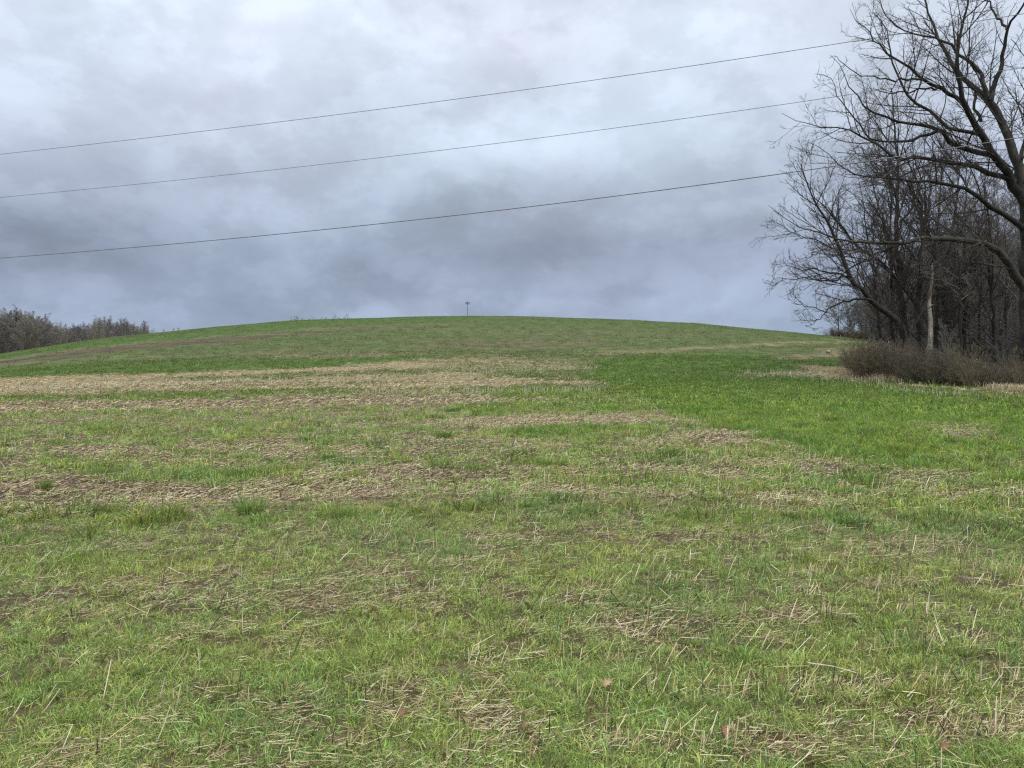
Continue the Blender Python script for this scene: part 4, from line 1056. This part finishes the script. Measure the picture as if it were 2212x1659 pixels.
for i_ in range(3):
    a, b_ = ang[i_], ang[(i_+1) % 3]
    p0 = np.array([math.cos(a)*RA, math.sin(a)*RA, Hm-.9]); p1 = np.array([math.cos(b_)*RA, math.sin(b_)*RA, Hm-.9])
    t.add(np.stack([p0, (p0+p1)/2, p1]), np.full(3, .05), 6)
    t.add(np.stack([np.array([0, 0, Hm-.9]), p0*[.5, .5, 1], p0]), np.full(3, .05), 6)
fr = t.build('antenna_frame', M_steel, mast)
def box_mesh(name, c, s, rz, mat, parent):
    v = np.array([[x, y, z] for x in (-1, 1) for y in (-1, 1) for z in (-1, 1)], float)*np.array(s)/2
    bev = []
    R3 = np.array([[math.cos(rz), -math.sin(rz), 0], [math.sin(rz), math.cos(rz), 0], [0, 0, 1]])
    v = v@R3.T+np.array(c)
    F = np.array([[0, 1, 3, 2], [4, 6, 7, 5], [0, 4, 5, 1], [2, 3, 7, 6], [0, 2, 6, 4], [1, 5, 7, 3]])
    return mesh_from(name, v, F.ravel(), np.full(6, 4), mat, parent, None, False)
for a in ang:
    for s in (-.35, .35):
        c_ = (math.cos(a)*RA*1.1-math.sin(a)*s, math.sin(a)*RA*1.1+math.cos(a)*s, Hm-.6); box_mesh('antenna_panel', c_, (.12, .2, .95), a, M_steel, fr)

# ------------------------------------------------------------------ countable small things in the field
# standing tufts
def tuft(px, py, h, spread, n, label):
    n = int(n*.6); spread = spread*.85
    x, y, z = spot(px, py); rg = np.random.default_rng(int(px))
    a = rg.random(n)*6.283; q = rg.random(n)**.8*spread; bx_, by_ = np.cos(a)*q*.4, np.sin(a)*q*.4
    q = q*(1+.35*np.sin(a*3+px)); n = n; ln = rg.uniform(.1, .8, n); hh = h*rg.uniform(.5, 1.1, n); w = rg.uniform(.005, .009, n)*max(1, y/11)
    wa = rg.random(n)*6.283
    B = np.stack([bx_, by_, -.01+0*bx_], 1); wd = np.stack([np.cos(wa)*w/2, np.sin(wa)*w/2, 0*w], 1)
    d1 = np.stack([np.cos(a)*ln*hh*.3, np.sin(a)*ln*hh*.3, hh*.55], 1); d2 = np.stack([np.cos(a)*ln*hh, np.sin(a)*ln*hh, hh*(1-.3*ln)], 1)
    V = np.stack([B-wd, B+wd, B+d1-wd, B+d1+wd, B+d2], 1).reshape(-1, 3); o_ = np.arange(n)[:, None]*5
    F = np.concatenate([o_, o_+1, o_+3, o_+2, o_+2, o_+3, o_+4], 1).ravel()
    c = np.repeat(np.array([.19, .265, .065])*rg.uniform(.5, 1.35, n)[:, None], 5, axis=0)
    o = mesh_from('grass_tuft', V, F, np.tile([4, 3], n), M_grass, None, c, False); o.location = (x, y, z); tag(o, label, 'grass tuft', 'dark green grass tufts')
tuft(97, 1058, .17, .22, 260, 'small upright dark green tuft on the brown strip nearest the left edge')
tuft(232, 1108, .14, .5, 420, 'wide low green tuft below the brown strip at left')
tuft(540, 1112, .16, .38, 420, 'rounded green tuft at the lower edge of the brown strip, right of the wide one')
tuft(958, 950, .20, .6, 380, 'dark green tuft in the straw left of the middle of the field')
tuft(510, 1032, .18, .7, 420, 'broad green tuft above the brown strip, left of centre')
tuft(1020, 1018, .16, .9, 420, 'broad bright tuft in the middle of the field below the straw drifts')
tuft(1180, 1008, .17, .9, 420, 'long dark tuft just right of the bright middle one')
tuft(230, 1025, .16, .8, 420, 'long green tuft above the brown strip at left')
# fallen oak leaves
m, nt, b, out = material('dry_leaf'); t_ = nt.nodes.new('ShaderNodeTexCoord'); n_ = nz(nt, 30, 3, .5, t_.outputs['Object'])
r_ = ramp(nt, n_.outputs[0], [(.3, (.11, .045, .018)), (.7, (.24, .11, .045))]); nt.links.new(r_.outputs[0], b.inputs['Base Color']); b.inputs['Roughness'].default_value = .6
M_leaf = m
m, nt, b, out = material('dry_leaf_pale'); t_ = nt.nodes.new('ShaderNodeTexCoord'); n_ = nz(nt, 30, 3, .5, t_.outputs['Object'])
r_ = ramp(nt, n_.outputs[0], [(.3, (.24, .15, .07)), (.7, (.42, .28, .14))]); nt.links.new(r_.outputs[0], b.inputs['Base Color']); b.inputs['Roughness'].default_value = .6
M_leaf2 = m
def leaf(px, py, L, tilt, rz, mat, label):
    L = L*.7
    x, y, z = spot(px, py); rg = np.random.default_rng(int(px*3))
    n = 15; s = np.linspace(0, 1, n); half = .26*np.sin(np.pi*s**.9)*(1+.35*np.cos(s*2*np.pi*4))+.012
    nw = 7; V = []
    for i_ in range(n):
        for j_ in range(nw):
            w = (j_/(nw-1)*2-1); V.append([(s[i_]-.5)*L, w*half[i_]*L, .16*L*w*w*abs(half[i_])*4+.10*L*math.sin(s[i_]*4+w)])
    V = np.array(V); V2 = V-np.array([0, 0, .0012])
    idx = lambda i_, j_: i_*nw+j_
    F = []
    for i_ in range(n-1):
        for j_ in range(nw-1):
            q = [idx(i_, j_), idx(i_+1, j_), idx(i_+1, j_+1), idx(i_, j_+1)]; F.append(q); F.append([k+n*nw for k in q[::-1]])
    o = mesh_from('fallen_leaf', np.concatenate([V, V2]), np.array(F).ravel(), np.full(len(F), 4), mat, None, None, True)
    o.location = (x, y, z+.045); o.rotation_euler = (tilt, -.35, rz); tag(o, label, 'leaf', 'dry fallen leaves')
leaf(1312, 1503, .095, .55, .3, M_leaf2, 'pale orange fallen leaf in the grass, upright near bottom centre')
leaf(868, 1560, .085, .4, .9, M_leaf, 'brown fallen leaf lying left of the bottom centre')
leaf(1000, 1574, .07, .6, 2.0, M_leaf, 'small brown fallen leaf just right of the one left of bottom centre')
leaf(1137, 1592, .07, .3, .1, M_leaf, 'dark reddish fallen leaf nearest below the bottom centre')
leaf(1562, 1606, .10, .7, 1.2, M_leaf, 'russet fallen leaf standing in straw right of bottom centre')
leaf(2042, 1643, .085, .3, .5, M_leaf, 'russet fallen leaf at the bottom right corner')
leaf(990, 1527, .06, .5, .2, M_leaf2, 'small tan fallen leaf in the thin straw above the small brown one')
leaf(1688, 1492, .05, .5, .2, M_leaf, 'tiny brown leaf in the grass at lower right')
# broken stalks
def stalk(ends, rad, lift, col, label, name='broken_stalk', bend=0):
    P = []
    for k, (px, py) in enumerate(ends):
        x, y, z = spot(px, py); P.append([x, y, z+lift[k]])
    P = np.array(P); o0 = P[0].copy(); q = resample(P, 12)-o0
    m, nt, b, out = material('stalk_'+label[:4].strip()); t_ = nt.nodes.new('ShaderNodeTexCoord'); n_ = nz(nt, 25, 3, .5, t_.outputs['Object'])
    r_ = ramp(nt, n_.outputs[0], [(.3, tuple(c*.7 for c in col)), (.7, col)]); nt.links.new(r_.outputs[0], b.inputs['Base Color']); b.inputs['Roughness'].default_value = .6
    t = Tubes(); t.add(q, np.linspace(rad, rad*.7, 12), 6); o = t.build(name, m); o.location = tuple(o0); tag(o, label, 'stalk')
stalk([(1745, 1462), (1800, 1468), (1850, 1478)], .003, (.06, .06, .05), (.62, .56, .44), 'long whitish stalk lying across the grass at lower right')
stalk([(540, 1266), (575, 1256), (598, 1249)], .006, (.02, .05, .08), (.26, .13, .08), 'reddish brown broken stalk lying in the grass left of centre')
stalk([(505, 1245), (525, 1254), (541, 1266)], .004, (.05, .03, .02), (.30, .28, .22), 'grey stalk meeting the reddish one in a V')
# pale stone on the flank near the wood
x, y, z = spot(1789, 762)
rg = np.random.default_rng(2)
u, v = np.meshgrid(np.linspace(0, 2*np.pi, 14)[:-1], np.linspace(.02, np.pi-.02, 8)); rad_ = .20*(1+.18*rg.normal(size=u.shape)*np.sin(v))
VV = np.stack([rad_*np.cos(u)*np.sin(v), rad_*np.sin(u)*np.sin(v)*.8, rad_*np.cos(v)*.85+.12], -1).reshape(-1, 3)
F = [[a*13+b, a*13+(b+1) % 13, (a+1)*13+(b+1) % 13, (a+1)*13+b] for a in range(7) for b in range(13)]
o = mesh_from('stone', VV, np.array(F).ravel()[::-1], np.full(len(F), 4), M_pale, None); o.location = (x, y, z); tag(o, 'small pale stone on the slope left of the brush', 'stone')
